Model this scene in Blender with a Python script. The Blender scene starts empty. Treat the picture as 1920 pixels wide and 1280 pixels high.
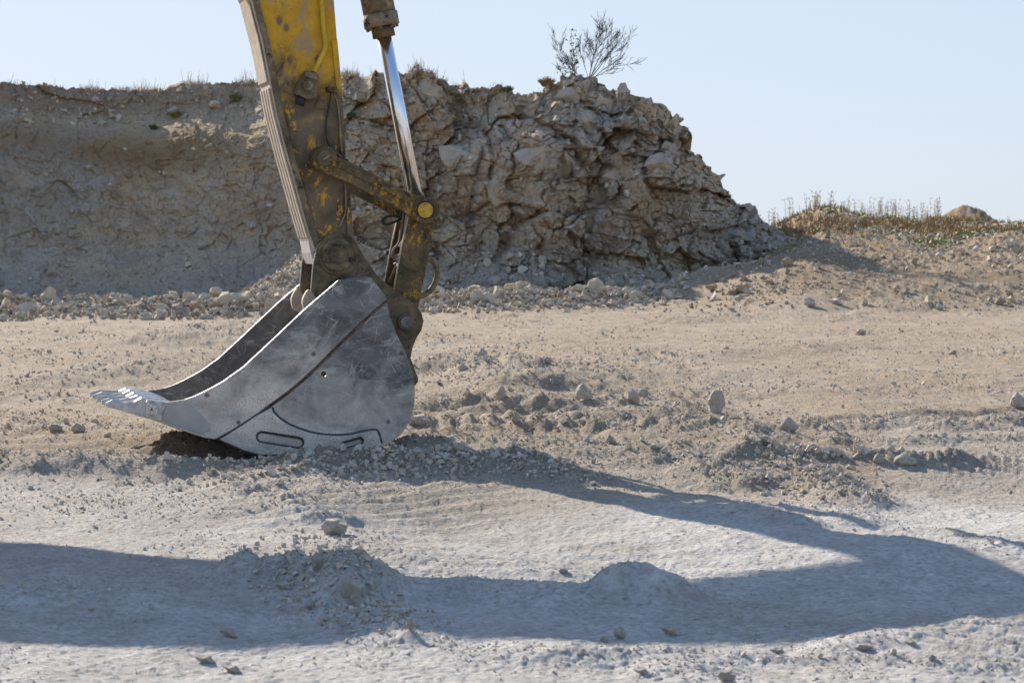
import bpy, bmesh, math, random
import numpy as np
from mathutils import Vector, Matrix, geometry
sc = bpy.context.scene
R = math.radians
# ---------------------------------------------------------------- camera
F, CX, CY, HOR, CAMH = 4440.0, 960.0, 640.0, 460.0, 1.05
PITCH = math.atan((CY-HOR)/F)
cam = bpy.data.cameras.new('camera'); camo = bpy.data.objects.new('camera', cam)
sc.collection.objects.link(camo); sc.camera = camo
camo.location = (0, 0, CAMH); camo.rotation_euler = (math.pi/2-PITCH, 0, 0)
cam.sensor_width = 36; cam.lens = F/1920*36; cam.clip_start = 0.1; cam.clip_end = 6000
cam.dof.use_dof = True; cam.dof.focus_distance = 11.8; cam.dof.aperture_fstop = 13.0
sc.render.resolution_x, sc.render.resolution_y = 1024, 682
# ---------------------------------------------------------------- light
SUN_EL, SUN_AZ = R(25), R(31)          # azimuth: the sun stands behind the scene, this far left of straight ahead
tosun = Vector((-math.sin(SUN_AZ)*math.cos(SUN_EL), math.cos(SUN_AZ)*math.cos(SUN_EL), math.sin(SUN_EL)))
w = bpy.data.worlds.new('World'); sc.world = w; w.use_nodes = True
nt = w.node_tree; bg = nt.nodes['Background']
sky = nt.nodes.new('ShaderNodeTexSky'); sky.sky_type = 'NISHITA'; sky.sun_disc = False
sky.sun_elevation = SUN_EL; sky.sun_rotation = -SUN_AZ
sky.air_density = 1.0; sky.dust_density = 0.6; sky.ozone_density = 2.5; sky.altitude = 200
# the sky's glare near the sun is rolled off softly, the same in every direction and for every ray
def vm(op, a, b):
    n = nt.nodes.new('ShaderNodeVectorMath'); n.operation = op
    for i, v in ((0, a), (1, b)):
        if isinstance(v, tuple): n.inputs[i].default_value = v
        else: nt.links.new(v, n.inputs[i])
    return n.outputs[0]
SKYMAX = (3.90, 4.38, 5.0)
skyg = vm('MULTIPLY', sky.outputs[0], (2.0, 2.22, 3.0))
roll = vm('DIVIDE', skyg, vm('ADD', vm('DIVIDE', skyg, SKYMAX), (1, 1, 1)))
nt.links.new(roll, bg.inputs[0]); bg.inputs[1].default_value = 0.125
sun = bpy.data.lights.new('sun', 'SUN'); suno = bpy.data.objects.new('sun', sun); sc.collection.objects.link(suno)
sun.energy = 4.9; sun.angle = R(0.5); sun.color = (1.0, 0.925, 0.81)
suno.rotation_euler = tosun.to_track_quat('Z', 'Y').to_euler()
vs = sc.view_settings; vs.view_transform = 'Standard'; vs.look = 'None'; vs.exposure = 0.87; vs.gamma = 1
# ---------------------------------------------------------------- helpers
def tag(o, label=None, cat=None, group=None, kind=None):
    if label: o['label'] = label
    if cat: o['category'] = cat
    if group: o['group'] = group
    if kind: o['kind'] = kind
    return o
def link(o, parent=None):
    sc.collection.objects.link(o)
    if parent: o.parent = parent
    return o
def empty(name, loc=(0, 0, 0), rz=0):
    o = bpy.data.objects.new(name, None); link(o); o.location = loc; o.rotation_euler = (0, 0, rz); return o
def ray(px, py):
    c, s = math.cos(PITCH), math.sin(PITCH); a = (px-CX)/F; b = (CY-py)/F
    return Vector((a, c+b*s, -s+b*c))
def G(px, py, z=None):                  # the ground under a point of the photograph
    if z is None: z = -DROP*float(sst(862, 897, py))
    d = ray(px, py); t = (z-CAMH)/d.z; return (d.x*t, d.y*t)
def at(px, py, Y):
    d = ray(px, py); t = Y/d.y; return Vector((d.x*t, Y, CAMH+d.z*t))
# numpy noise
def _h(ix, iy, seed):
    n = (ix.astype(np.int64)*374761393 + iy.astype(np.int64)*668265263 + seed*974711) & 0xffffffff
    n = ((n ^ (n >> 13))*1274126177) & 0xffffffff
    n = ((n ^ (n >> 16))*2246822519) & 0xffffffff
    return ((n ^ (n >> 15)) & 0xffffff)/float(0xffffff)
def vnoise(x, y, seed=0):
    ix = np.floor(x); iy = np.floor(y); fx = x-ix; fy = y-iy
    fx = fx*fx*(3-2*fx); fy = fy*fy*(3-2*fy)
    a = _h(ix, iy, seed); b = _h(ix+1, iy, seed); c = _h(ix, iy+1, seed); d = _h(ix+1, iy+1, seed)
    return (a+(b-a)*fx+(c-a)*fy+(a-b-c+d)*fx*fy)*2-1
def fbm(x, y, o=4, seed=0, g=.5):
    s = 0; a = 1; t = 0
    for k in range(o):
        s = s+a*vnoise(x*2**k+17.3*k, y*2**k-9.1*k, seed+k); t += a; a *= g
    return s/t
def worley(x, y, seed=0):
    """F1, F2 and, for the nearest cell, a random offset and the tilt-plane value"""
    ix = np.floor(x); iy = np.floor(y)
    f1 = np.full(x.shape, 9.0); f2 = f1.copy(); r = np.zeros(x.shape); tl = np.zeros(x.shape)
    for dx in (-1, 0, 1):
        for dy in (-1, 0, 1):
            cx = ix+dx; cy = iy+dy
            sx = cx+.1+.8*_h(cx, cy, seed); sy = cy+.1+.8*_h(cx, cy, seed+1)
            ux = x-sx; uy = y-sy; d = np.sqrt(ux*ux+uy*uy)
            rr = _h(cx, cy, seed+2)*2-1
            tt = ux*(_h(cx, cy, seed+3)*2-1)+uy*(_h(cx, cy, seed+4)*2-1)
            m = d < f1
            f2 = np.where(m, f1, np.minimum(f2, d)); f1 = np.where(m, d, f1)
            r = np.where(m, rr, r); tl = np.where(m, tt, tl)
    return f1, f2, r, tl
DROP = .065                             # the foreground lies a little lower than the ground the bucket rests on
def sst(a, b, x):
    t = np.clip((x-a)/(b-a), 0, 1); return t*t*(3-2*t)
def np_mesh(name, V, Fq, mat, smooth=True, attrs=None, parent=None):
    me = bpy.data.meshes.new(name); V = np.asarray(V, np.float32); Fq = np.asarray(Fq, np.int32)
    k = Fq.shape[1]
    me.vertices.add(len(V)); me.vertices.foreach_set('co', V.ravel())
    me.loops.add(Fq.size); me.loops.foreach_set('vertex_index', Fq.ravel())
    me.polygons.add(len(Fq)); me.polygons.foreach_set('loop_start', np.arange(0, Fq.size, k, dtype=np.int32))
    me.update(calc_edges=True)
    me.polygons.foreach_set('use_smooth', np.full(len(Fq), smooth))
    for an, av in (attrs or {}).items():
        a = me.attributes.new(an, 'FLOAT', 'POINT'); a.data.foreach_set('value', np.asarray(av, np.float32).ravel())
    me.materials.append(mat); me.update()
    o = bpy.data.objects.new(name, me); link(o, parent); return o
def grid_faces(nr, nc, wrap=False):
    i = np.arange(nr-1)[:, None]*nc; j = np.arange(nc if wrap else nc-1)[None, :]; j2 = (j+1) % nc
    return np.stack([i+j, i+j2, i+nc+j2, i+nc+j], -1).reshape(-1, 4)
# ---------------------------------------------------------------- materials
class M:
    def __init__(s, name, rough=.8, metal=0.0, spec=.3):
        s.m = bpy.data.materials.new(name); s.m.use_nodes = True; s.t = s.m.node_tree; s.n = s.t.nodes
        s.b = s.n['Principled BSDF']; s.b.inputs['Roughness'].default_value = rough
        s.b.inputs['Metallic'].default_value = metal; s.b.inputs['Specular IOR Level'].default_value = spec
        s.tc = s.n.new('ShaderNodeTexCoord'); s.co = s.tc.outputs['Object']
    def L(s, a, b): s.t.links.new(a, b)
    def noise(s, scale, detail=6, rough=.6, co=None, dist=0.0):
        n = s.n.new('ShaderNodeTexNoise'); n.inputs['Scale'].default_value = scale; n.inputs['Detail'].default_value = detail
        n.inputs['Roughness'].default_value = rough; n.inputs['Distortion'].default_value = dist
        s.L(co or s.co, n.inputs['Vector']); return n.outputs['Fac']
    def vor(s, scale, feat='F1', co=None, out='Distance', rnd=1.0):
        n = s.n.new('ShaderNodeTexVoronoi'); n.inputs['Scale'].default_value = scale; n.feature = feat
        n.inputs['Randomness'].default_value = rnd
        s.L(co or s.co, n.inputs['Vector']); return n.outputs[out]
    def mapping(s, scale=(1, 1, 1), rot=(0, 0, 0), loc=(0, 0, 0), co=None):
        n = s.n.new('ShaderNodeMapping'); n.inputs['Scale'].default_value = scale; n.inputs['Rotation'].default_value = rot
        n.inputs['Location'].default_value = loc
        s.L(co or s.co, n.inputs['Vector']); return n.outputs[0]
    def ramp(s, fac, stops):
        n = s.n.new('ShaderNodeValToRGB'); e = n.color_ramp.elements
        while len(e) < len(stops): e.new(.5)
        for q, (p, c) in zip(e, stops):
            q.position = p; q.color = (c, c, c, 1) if isinstance(c, (int, float)) else (*c, 1)
        s.L(fac, n.inputs[0]); return n.outputs[0]
    def mix(s, f, a, b, mode='MIX'):
        n = s.n.new('ShaderNodeMix'); n.data_type = 'RGBA'; n.blend_type = mode
        for i, v in ((0, f), (6, a), (7, b)):
            if isinstance(v, (int, float)): n.inputs[i].default_value = v if i == 0 else (v, v, v, 1)
            elif isinstance(v, tuple): n.inputs[i].default_value = (*v, 1)
            else: s.L(v, n.inputs[i])
        return n.outputs[2]
    def math(s, op, a, b=0.0, clamp=False):
        n = s.n.new('ShaderNodeMath'); n.operation = op; n.use_clamp = clamp
        for i, v in ((0, a), (1, b)):
            if isinstance(v, (int, float)): n.inputs[i].default_value = v
            else: s.L(v, n.inputs[i])
        return n.outputs[0]
    def xyz(s, i):
        n = s.n.new('ShaderNodeSeparateXYZ'); s.L(s.co, n.inputs[0]); return n.outputs[i]
    def attr(s, name):
        n = s.n.new('ShaderNodeAttribute'); n.attribute_name = name; return n.outputs['Fac']
    def col(s, v):
        if isinstance(v, tuple): s.b.inputs['Base Color'].default_value = (*v, 1)
        else: s.L(v, s.b.inputs['Base Color'])
    def rough(s, v): s.L(v, s.b.inputs['Roughness'])
    def metal(s, v): s.L(v, s.b.inputs['Metallic'])
    def bump(s, hs, prev=None):
        for h, dist, st in hs:
            n = s.n.new('ShaderNodeBump'); n.inputs['Distance'].default_value = dist; n.inputs['Strength'].default_value = st
            s.L(h, n.inputs['Height'])
            if prev: s.L(prev, n.inputs['Normal'])
            prev = n.outputs[0]
        s.L(prev, s.b.inputs['Normal'])

def mat_ground():
    m = M('ground_material', .95, 0, .1)
    big = m.noise(.8, 5, .6); fine = m.noise(34, 8, .75); med = m.noise(6, 6, .7)
    dust0 = m.mix(m.ramp(med, [(.35, 0.0), (.65, 1.0)]), (.50, .445, .395), (.66, .60, .545))
    dust = m.mix(m.attr('white'), dust0, m.mix(m.ramp(med, [(.35, 0.0), (.65, 1.0)]), (.60, .56, .52), (.80, .755, .71)))
    tan = m.mix(m.ramp(med, [(.35, 0.0), (.65, 1.0)]), (.31, .22, .14), (.475, .37, .265))
    tn = m.math('ADD', m.attr('tan'), m.math('MULTIPLY', m.math('SUBTRACT', big, .5), 1.3), True)
    c = m.mix(tn, dust, tan)
    # damp grey earth where the digging turned it up
    c = m.mix(m.math('MULTIPLY', m.attr('fresh'), .75), c, m.mix(fine, (.25, .21, .165), (.47, .39, .30)))
    peb = m.vor(38, co=m.mapping((1, 1, 1))); pc = m.vor(38, out='Color')
    sp = m.n.new('ShaderNodeSeparateColor'); m.L(pc, sp.inputs[0])
    c = m.mix(m.math('MULTIPLY', m.ramp(peb, [(.25, 1.0), (.5, 0.0)]), .4), c, m.mix(sp.outputs[0], (.25, .22, .19), (.68, .63, .57)))
    c = m.mix(m.ramp(fine, [(.42, .35), (.56, 0.0)]), c, (.26, .21, .16))
    # grass and earth on the bank
    c = m.mix(m.math('MULTIPLY', m.attr('soil'), m.ramp(m.noise(1.3, 7, .75), [(.36, .3), (.58, 1.0)])), c, m.mix(m.noise(9, 6, .7), (.15, .09, .045), (.34, .24, .14)))
    m.col(c)
    m.bump([(med, .03, .6), (fine, .018, .9), (m.ramp(peb, [(0, 1.0), (.55, 0.0)]), .010, .8), (m.noise(120, 6, .8), .006, 1.0)])
    return m.m
def mat_cliff():
    m = M('cliff_material', .95, 0, .12)
    st = m.mapping((.8, .8, .9)); a = m.noise(.42, 8, .65, st, .6); b = m.noise(1.6, 9, .7, None, .4); f = m.noise(11, 8, .75)
    c = m.mix(m.ramp(a, [(.38, 0.0), (.62, 1.0)]), (.74, .60, .46), (.86, .62, .36))
    c = m.mix(m.ramp(b, [(.38, .7), (.58, 0.0)]), c, (.54, .44, .36))
    c = m.mix(m.ramp(m.noise(.8, 6, .7, None, .8), [(.54, 0.0), (.70, .9)]), c, (.82, .70, .56))
    c = m.mix(m.attr('brown'), c, m.mix(b, (.32, .175, .08), (.50, .32, .16)))
    c = m.mix(m.attr('grit'), c, m.mix(f, (.40, .335, .28), (.64, .55, .46)))
    c = m.mix(m.math('MULTIPLY', m.attr('pale'), .8), c, m.mix(f, (.45, .39, .32), (.66, .61, .55)))
    c = m.mix(m.math('MULTIPLY', m.attr('crack_shade'), .6), c, (.13, .10, .08))  # shade inside the cracks, painted into the rock colour
    c = m.mix(m.ramp(f, [(.36, .5), (.50, 0.0)]), c, (.24, .165, .10))
    m.col(c)
    vr = m.vor(2.8, 'DISTANCE_TO_EDGE', m.mapping((1, 1, .85)))
    m.bump([(b, .25, .6), (m.ramp(vr, [(0, 0.0), (.06, 1.0)]), .06, .45), (m.noise(4.5, 9, .75), .12, .8), (f, .05, .9)])
    return m.m
def mat_rock(name='limestone', lo=(.54, .40, .26), hi=(.80, .68, .53), och=(.62, .45, .25)):
    m = M(name, .92, 0, .15)
    oi = m.n.new('ShaderNodeObjectInfo')
    mp = m.n.new('ShaderNodeVectorMath'); mp.operation = 'ADD'; m.L(m.co, mp.inputs[0])
    cb = m.n.new('ShaderNodeCombineXYZ')
    for i in range(3): m.L(m.math('MULTIPLY', oi.outputs['Random'], 37.0), cb.inputs[i])
    m.L(cb.outputs[0], mp.inputs[1]); co = mp.outputs[0]
    a = m.noise(2.2, 7, .7, co, .5); f = m.noise(24, 7, .75, co)
    c = m.mix(m.ramp(a, [(.35, 0.0), (.65, 1.0)]), lo, hi)
    c = m.mix(m.ramp(m.noise(3.1, 5, .6, co), [(.5, 0.0), (.66, .7)]), c, och)
    c = m.mix(m.math('MULTIPLY', oi.outputs['Random'], .3), c, (.58, .53, .47))
    c = m.mix(m.ramp(f, [(.34, .4), (.46, 0.0)]), c, (.32, .27, .21))
    m.col(c); m.bump([(a, .1, .5), (f, .03, .7)])
    return m.m
def mat_gravel():
    m = M('gravel_material', .95, 0, .1)
    g = m.n.new('ShaderNodeNewGeometry'); r = g.outputs['Random Per Island']
    c = m.ramp(r, [(0, (.44, .355, .27)), (.3, (.50, .41, .31)), (.6, (.56, .48, .39)), (.85, (.48, .44, .40)), (1, (.72, .66, .58))])
    c = m.mix(.25, c, m.mix(m.noise(40, 4, .7), (.2, .17, .14), (.7, .64, .56)))
    m.col(c); m.bump([(m.noise(60, 5, .7), .006, .7)])
    return m.m
def mat_paint():
    """yellow machine paint, scuffed above, buried under grease and mud below; local z is the height on the machine"""
    m = M('machine_paint', .5, 0, .4)
    z = m.xyz(2); a = m.noise(5, 8, .7, None, .6); b = m.noise(16, 9, .7); f = m.noise(90, 6, .7)
    yel = m.mix(m.ramp(m.noise(7, 6, .65), [(.35, 0.0), (.65, 1.0)]), (.52, .25, .006), (.68, .36, .010))
    sc_ = m.noise(9, 7, .75, m.mapping((1, 1, .45), (0, R(20), 0)), .8)
    y = m.mix(m.ramp(sc_, [(.50, 0.0), (.60, .9)]), yel, (.34, .24, .14))
    y = m.mix(m.ramp(m.vor(7.5, co=m.mapping((1.3, 1, .9))), [(.12, .85), (.22, 0.0)]), y, (.13, .085, .07))
    y = m.mix(m.ramp(m.noise(60, 5, .8), [(.34, .9), (.39, 0.0)]), y, (.12, .06, .02))
    gr = m.mix(m.ramp(a, [(.38, 0.0), (.62, 1.0)]), (.045, .029, .014), (.15, .10, .052))
    gr = m.mix(m.ramp(m.noise(3.2, 4, .6), [(.5, 0.0), (.62, .55)]), gr, (.20, .145, .085))
    gr = m.mix(m.ramp(f, [(.55, 0.0), (.7, .6)]), gr, (.22, .16, .095))
    chip = m.math('MULTIPLY', m.ramp(m.noise(14, 9, .78, m.mapping((1.6, 1.6, .9)), .5), [(.55, 0.0), (.58, 1.0)]), m.ramp(m.noise(3.6, 3, .5), [(.47, 0.0), (.52, 1.0)]))
    gr = m.mix(chip, gr, (.58, .29, .008))
    k = m.math('ADD', m.math('MULTIPLY', m.math('SUBTRACT', z, 1.82), 4.0), m.math('MULTIPLY', m.math('SUBTRACT', a, .5), 4.5))
    m.col(m.mix(m.math('ADD', k, .2, True), gr, y))
    m.rough(m.ramp(b, [(.3, .42), (.7, .8)]))
    m.bump([(a, .01, .35), (b, .006, .6), (f, .002, .7)])
    return m.m
def mat_mud(name, lo=(.05, .036, .02), hi=(.20, .145, .085), yel=0.2):
    m = M(name, .75, 0, .3)
    a = m.noise(9, 8, .7, None, .8); b = m.noise(32, 8, .75)
    c = m.mix(m.ramp(a, [(.36, 0.0), (.62, 1.0)]), lo, hi)
    c = m.mix(m.ramp(b, [(.58, 0.0), (.68, .7)]), c, (.30, .235, .15))
    c = m.mix(m.ramp(m.noise(14, 7, .7), [(.36, .95), (.42, 0.0)]), c, (.016, .013, .010))
    if yel: c = m.mix(m.math('MULTIPLY', m.ramp(m.noise(46, 8, .8, m.mapping((1, 1, .6))), [(.60 - yel*.1, 0.0), (.64 - yel*.1, 1.0)]), m.ramp(m.noise(6, 3, .5), [(.50, 0.0), (.58, 1.0)])), c, (.50, .26, .010))
    m.col(c); m.bump([(a, .012, .45), (b, .006, .8)])
    m.rough(m.ramp(b, [(.3, .5), (.7, .9)]))
    return m.m
def mat_steel(name='scoured_steel', dusty=1.0, inner=False, thr_z=.66):
    m = M(name, .45, .6, .5)
    z = m.xyz(2); a = m.noise(4.5, 7, .65, None, .8); b = m.noise(26, 8, .7)
    scr = None
    for ang, sc1, thr, seed in ((52, 1.0, .695, 0), (-28, 1.3, .70, 3), (15, .8, .70, 7), (80, 1.2, .71, 11), (-62, 1.0, .70, 5)):
        s_ = m.noise(34*sc1, 5, .6, m.mapping((.12, 1, 3.4), (0, 0, 0), (seed, seed*2, seed), m.mapping((1, 1, 1), (0, R(ang), 0))), .08)
        s_ = m.ramp(s_, [(thr-.09, 0.0), (thr-.03, 1.0)])
        scr = s_ if scr is None else m.math('MAXIMUM', scr, s_)
    scr = m.math('MULTIPLY', scr, m.ramp(m.noise(5, 6, .75), [(.44, .0), (.60, 1.0)]))
    smu = m.ramp(m.noise(13, 9, .8, m.mapping((.45, 1, 1.3), (0, R(35), 0)), .8), [(.54, 0.0), (.68, .8)])
    scr = m.math('MAXIMUM', scr, smu)
    base = m.mix(m.ramp(a, [(.35, 0.0), (.65, 1.0)]), (.085, .082, .086), (.23, .22, .215))
    base = m.mix(m.ramp(m.noise(10, 7, .75), [(.55, 0.0), (.68, .6)]), base, (.15, .11, .085))
    if inner: base = m.mix(.3, base, (.07, .07, .075))
    # dust gathers low down, scoured bare higher up
    k = m.math('ADD', m.math('MULTIPLY', m.math('SUBTRACT', thr_z if not inner else .30, z), 2.6), m.math('MULTIPLY', m.math('SUBTRACT', a, .5), 1.8), True)
    k = m.math('MULTIPLY', m.math('MINIMUM', k, .9), dusty)
    # bruised dark patches left where the dust has been rubbed off
    k = m.math('MULTIPLY', k, m.ramp(m.noise(4.2, 6, .6, m.mapping((1, 1, 1.5), (0, 0, 0), (3.3, 0, 1.1)), .6), [(.34, .45), (.60, 1.0)]))
    c = m.mix(k, base, m.mix(b, (.60, .54, .49), (.88, .81, .75)))
    scr = m.math('MULTIPLY', scr, m.math('SUBTRACT', 1.0, m.math('MULTIPLY', k, .9)))
    spk = m.ramp(m.noise(120, 3, .6, m.mapping((1, 1, 1.6))), [(.37, .9), (.45, 0.0)])
    c = m.mix(m.math('MULTIPLY', spk, k), c, (.10, .095, .09))
    c = m.mix(m.math('MULTIPLY', scr, .8), c, (.66, .64, .61))
    c = m.mix(m.ramp(m.vor(7.3), [(.05, .8), (.12, 0.0)]), c, (.06, .05, .05))
    m.col(c)
    m.metal(m.math('ADD', .60, m.math('MULTIPLY', k, .25), True))
    m.rough(m.math('ADD', m.math('MULTIPLY', k, .04), m.ramp(b, [(.3, .36), (.7, .52)]), True))
    m.bump([(a, .012, .3), (b, .002, .5), (scr, .001, .6)])
    return m.m
def mat_simple(name, c, rough=.6, metal=0.0, var=.3, sc1=20):
    m = M(name, rough, metal, .4)
    a = m.noise(sc1, 6, .65)
    m.col(m.mix(m.ramp(a, [(.35, 0.0), (.65, 1.0)]), tuple(v*(1-var) for v in c), tuple(min(1, v*(1+var)) for v in c)))
    m.bump([(a, .004, .4)])
    return m.m
MG, MC, MR, MGV = mat_ground(), mat_cliff(), mat_rock(), mat_gravel()
MPAINT, MMUD, MMUDD = mat_paint(), mat_mud('muddy_paint', (.07, .05, .028), (.26, .19, .11)), mat_mud('greasy_mud', (.055, .04, .024), (.22, .16, .09), 0)
MLINK = mat_mud('muddy_link_paint', (.05, .035, .018), (.17, .115, .058), .75)
MSHADE = mat_simple('seam_shade_dark', (.075, .076, .082), .6, .3, .3, 30); MRUSTSH = mat_simple('rusty_seam_shade', (.13, .085, .062), .8, 0, .5, 18)  # dark and rust-brown tones for the painted shade along bucket seams
MST, MSTR, MSTI = mat_steel(), mat_steel('scoured_rear_panel', 1.0, False, .44), mat_steel('bucket_inner_steel', .55, True)
MWORN = mat_simple('worn_bright_steel', (.50, .485, .465), .5, .4, .25, 30)
MCHROME = mat_simple('chrome_rod', (.80, .81, .83), .16, 1.0, .02, 4)
MCAKE = mat_simple('caked_dust', (.44, .36, .28), .9, 0, .18, 14)
MRUB = mat_simple('black_rubber', (.02, .02, .02), .55)
MYEL = mat_simple('yellow_enamel', (.58, .35, .015), .45, 0, .2, 12)
MGLASS = mat_simple('cab_glass', (.03, .04, .045), .08)
MBARREL = mat_mud('dusty_barrel_paint', (.13, .09, .05), (.34, .26, .17), 0)
# ---------------------------------------------------------------- ground relief
def seg_dist(x, y, pts):
    best = np.full(x.shape, 1e9); al = np.zeros(x.shape); acc = 0
    for (x0, y0), (x1, y1) in zip(pts[:-1], pts[1:]):
        L_ = math.hypot(x1-x0, y1-y0); tx, ty = (x1-x0)/L_, (y1-y0)/L_
        t = np.clip((x-x0)*tx+(y-y0)*ty, 0, L_)
        d = np.hypot(x-x0-t*tx, y-y0-t*ty); m = d < best
        best = np.where(m, d, best); al = np.where(m, acc+t, al); acc += L_
    return best, al, acc
# ridges: (points in the photograph, half width, height, clods, kind)
RIDGES = [
 ([(440, 880), (600, 872), (800, 878), (960, 898), (1020, 915)], .27, .050, 1.9, 'spoil'),
 ([(0, 866), (150, 866), (330, 876)], .26, .055, .9, 'clod'),
 ([(0, 806), (200, 812), (420, 838)], .4, .05, .5, 'clod'),
 ([(80, 722), (300, 700), (520, 690)], .5, .07, .6, 'clod'),
 ([(480, 1085), (560, 1082), (640, 1100), (680, 1130)], .15, .066, 1.9, 'clod'),
 ([(600, 1120), (700, 1165), (770, 1205)], .14, .028, .9, 'clod'),
 ([(1180, 1122), (1205, 1112), (1250, 1128)], .10, .085, .25, 'soft'),
 ([(700, 1105), (900, 1118), (1120, 1122)], .16, .03, .6, 'soft'),
 ([(0, 1120), (120, 1120), (260, 1135)], .22, .035, .5, 'clod'),
 ([(800, 700), (870, 686), (935, 706), (985, 735)], .50, .11, .7, 'clod'),
 ([(960, 655), (1250, 668), (1560, 650)], .55, .045, .1, 'soft'),
 ([(1220, 705), (1500, 690), (1900, 712)], .5, .05, .15, 'soft'),
 ([(1000, 735), (1350, 742), (1700, 728), (1960, 742)], .32, .035, .3, 'lug'),
 ([(780, 752), (900, 770), (1050, 782), (1260, 792), (1450, 812), (1560, 826)], .10, .030, .5, 'lug'),
 ([(785, 725), (900, 738), (1000, 752), (1160, 762)], .12, .030, .5, 'lug'),
 ([(785, 825), (1000, 826), (1250, 838), (1450, 852)], .08, .028, .6, 'lug'),
 ([(1450, 800), (1600, 786), (1760, 776), (1960, 762)], .09, .026, .4, 'soft'),
 ([(1000, 1245), (1300, 1225), (1600, 1236), (1960, 1262)], .05, .010, .5, 'lug'),
 ([(0, 668), (180, 676), (420, 664)], .5, .045, .3, 'soft'),
 ([(0, 745), (160, 752), (330, 742)], .3, .035, .4, 'lug'),
 ([(985, 712), (1040, 700), (1130, 722)], .40, .07, .8, 'clod'),
 ([(1050, 775), (1110, 765), (1160, 775)], .35, .045, .8, 'clod'),
 ([(1170, 762), (1230, 752), (1290, 775)], .30, .045, .9, 'clod'),
 ([(1260, 815), (1330, 800), (1430, 830)], .26, .025, .8, 'clod'),
 ([(790, 800), (950, 798), (1100, 806), (1300, 812), (1420, 828)], .22, .05, .9, 'lug'),
 ([(780, 765), (950, 775), (1100, 790)], .3, .05, .6, 'lug'),
 ([(800, 835), (950, 838), (1100, 848), (1270, 850)], .2, .05, .9, 'clod'),
 ([(1530, 812), (1640, 800), (1740, 795)], .18, .035, .9, 'clod'),
 ([(1760, 812), (1840, 800), (1960, 786)], .16, .035, .8, 'clod'),
 ([(1560, 838), (1720, 838), (1960, 828)], .13, .028, .9, 'clod'),
 ([(1380, 868), (1480, 862), (1600, 864), (1690, 872), (1780, 888)], .12, .045, 1.0, 'clod'),
 ([(1230, 885), (1310, 890), (1390, 915)], .18, .045, 1.3, 'clod'),
 ([(1420, 885), (1520, 910), (1620, 945)], .15, .045, 1.3, 'clod'),
 ([(1480, 965), (1540, 965), (1590, 985)], .15, .03, .5, 'soft'),
 ([(1360, 975), (1430, 985), (1480, 1000)], .12, .035, .5, 'soft'),
 ([(1700, 1020), (1790, 1030), (1880, 1050), (1990, 1060)], .12, .03, .6, 'clod'),
 ([(1000, 940), (1200, 990), (1400, 1030), (1600, 1060)], .5, .05, .0, 'soft'),
 ([(1280, 600), (1400, 595), (1600, 600)], .6, .06, .5, 'soft'),
 ([(560, 990), (760, 1060), (1000, 1080)], .25, .02, .2, 'soft'),
 ([(820, 1225), (900, 1232), (1010, 1228)], .12, .012, .4, 'clod'),
 ([(1080, 1235), (1250, 1240), (1330, 1290)], .12, .018, .5, 'clod'),
 ([(1560, 1212), (1700, 1190), (1850, 1176), (1990, 1170)], .10, .018, .4, 'clod'),
 ([(500, 905), (700, 925), (880, 925)], .25, .03, .5, 'clod'),
 ([(430, 915), (520, 950), (600, 985)], .12, .03, .8, 'clod'),
 ([(340, 642), (450, 625), (560, 618)], .9, .12, .7, 'clod'),
]
RW = [([G(*p) for p in r[0]],)+r[1:] for r in RIDGES]
BERM1 = [at(-300, 620, 34).xy[:], at(0, 620, 34).xy[:], at(300, 620, 35).xy[:], at(560, 615, 36).xy[:]]
BERM2 = [at(700, 600, 37.5).xy[:], at(900, 600, 38).xy[:], at(1100, 590, 39.5).xy[:], at(1290, 585, 42).xy[:]]
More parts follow.
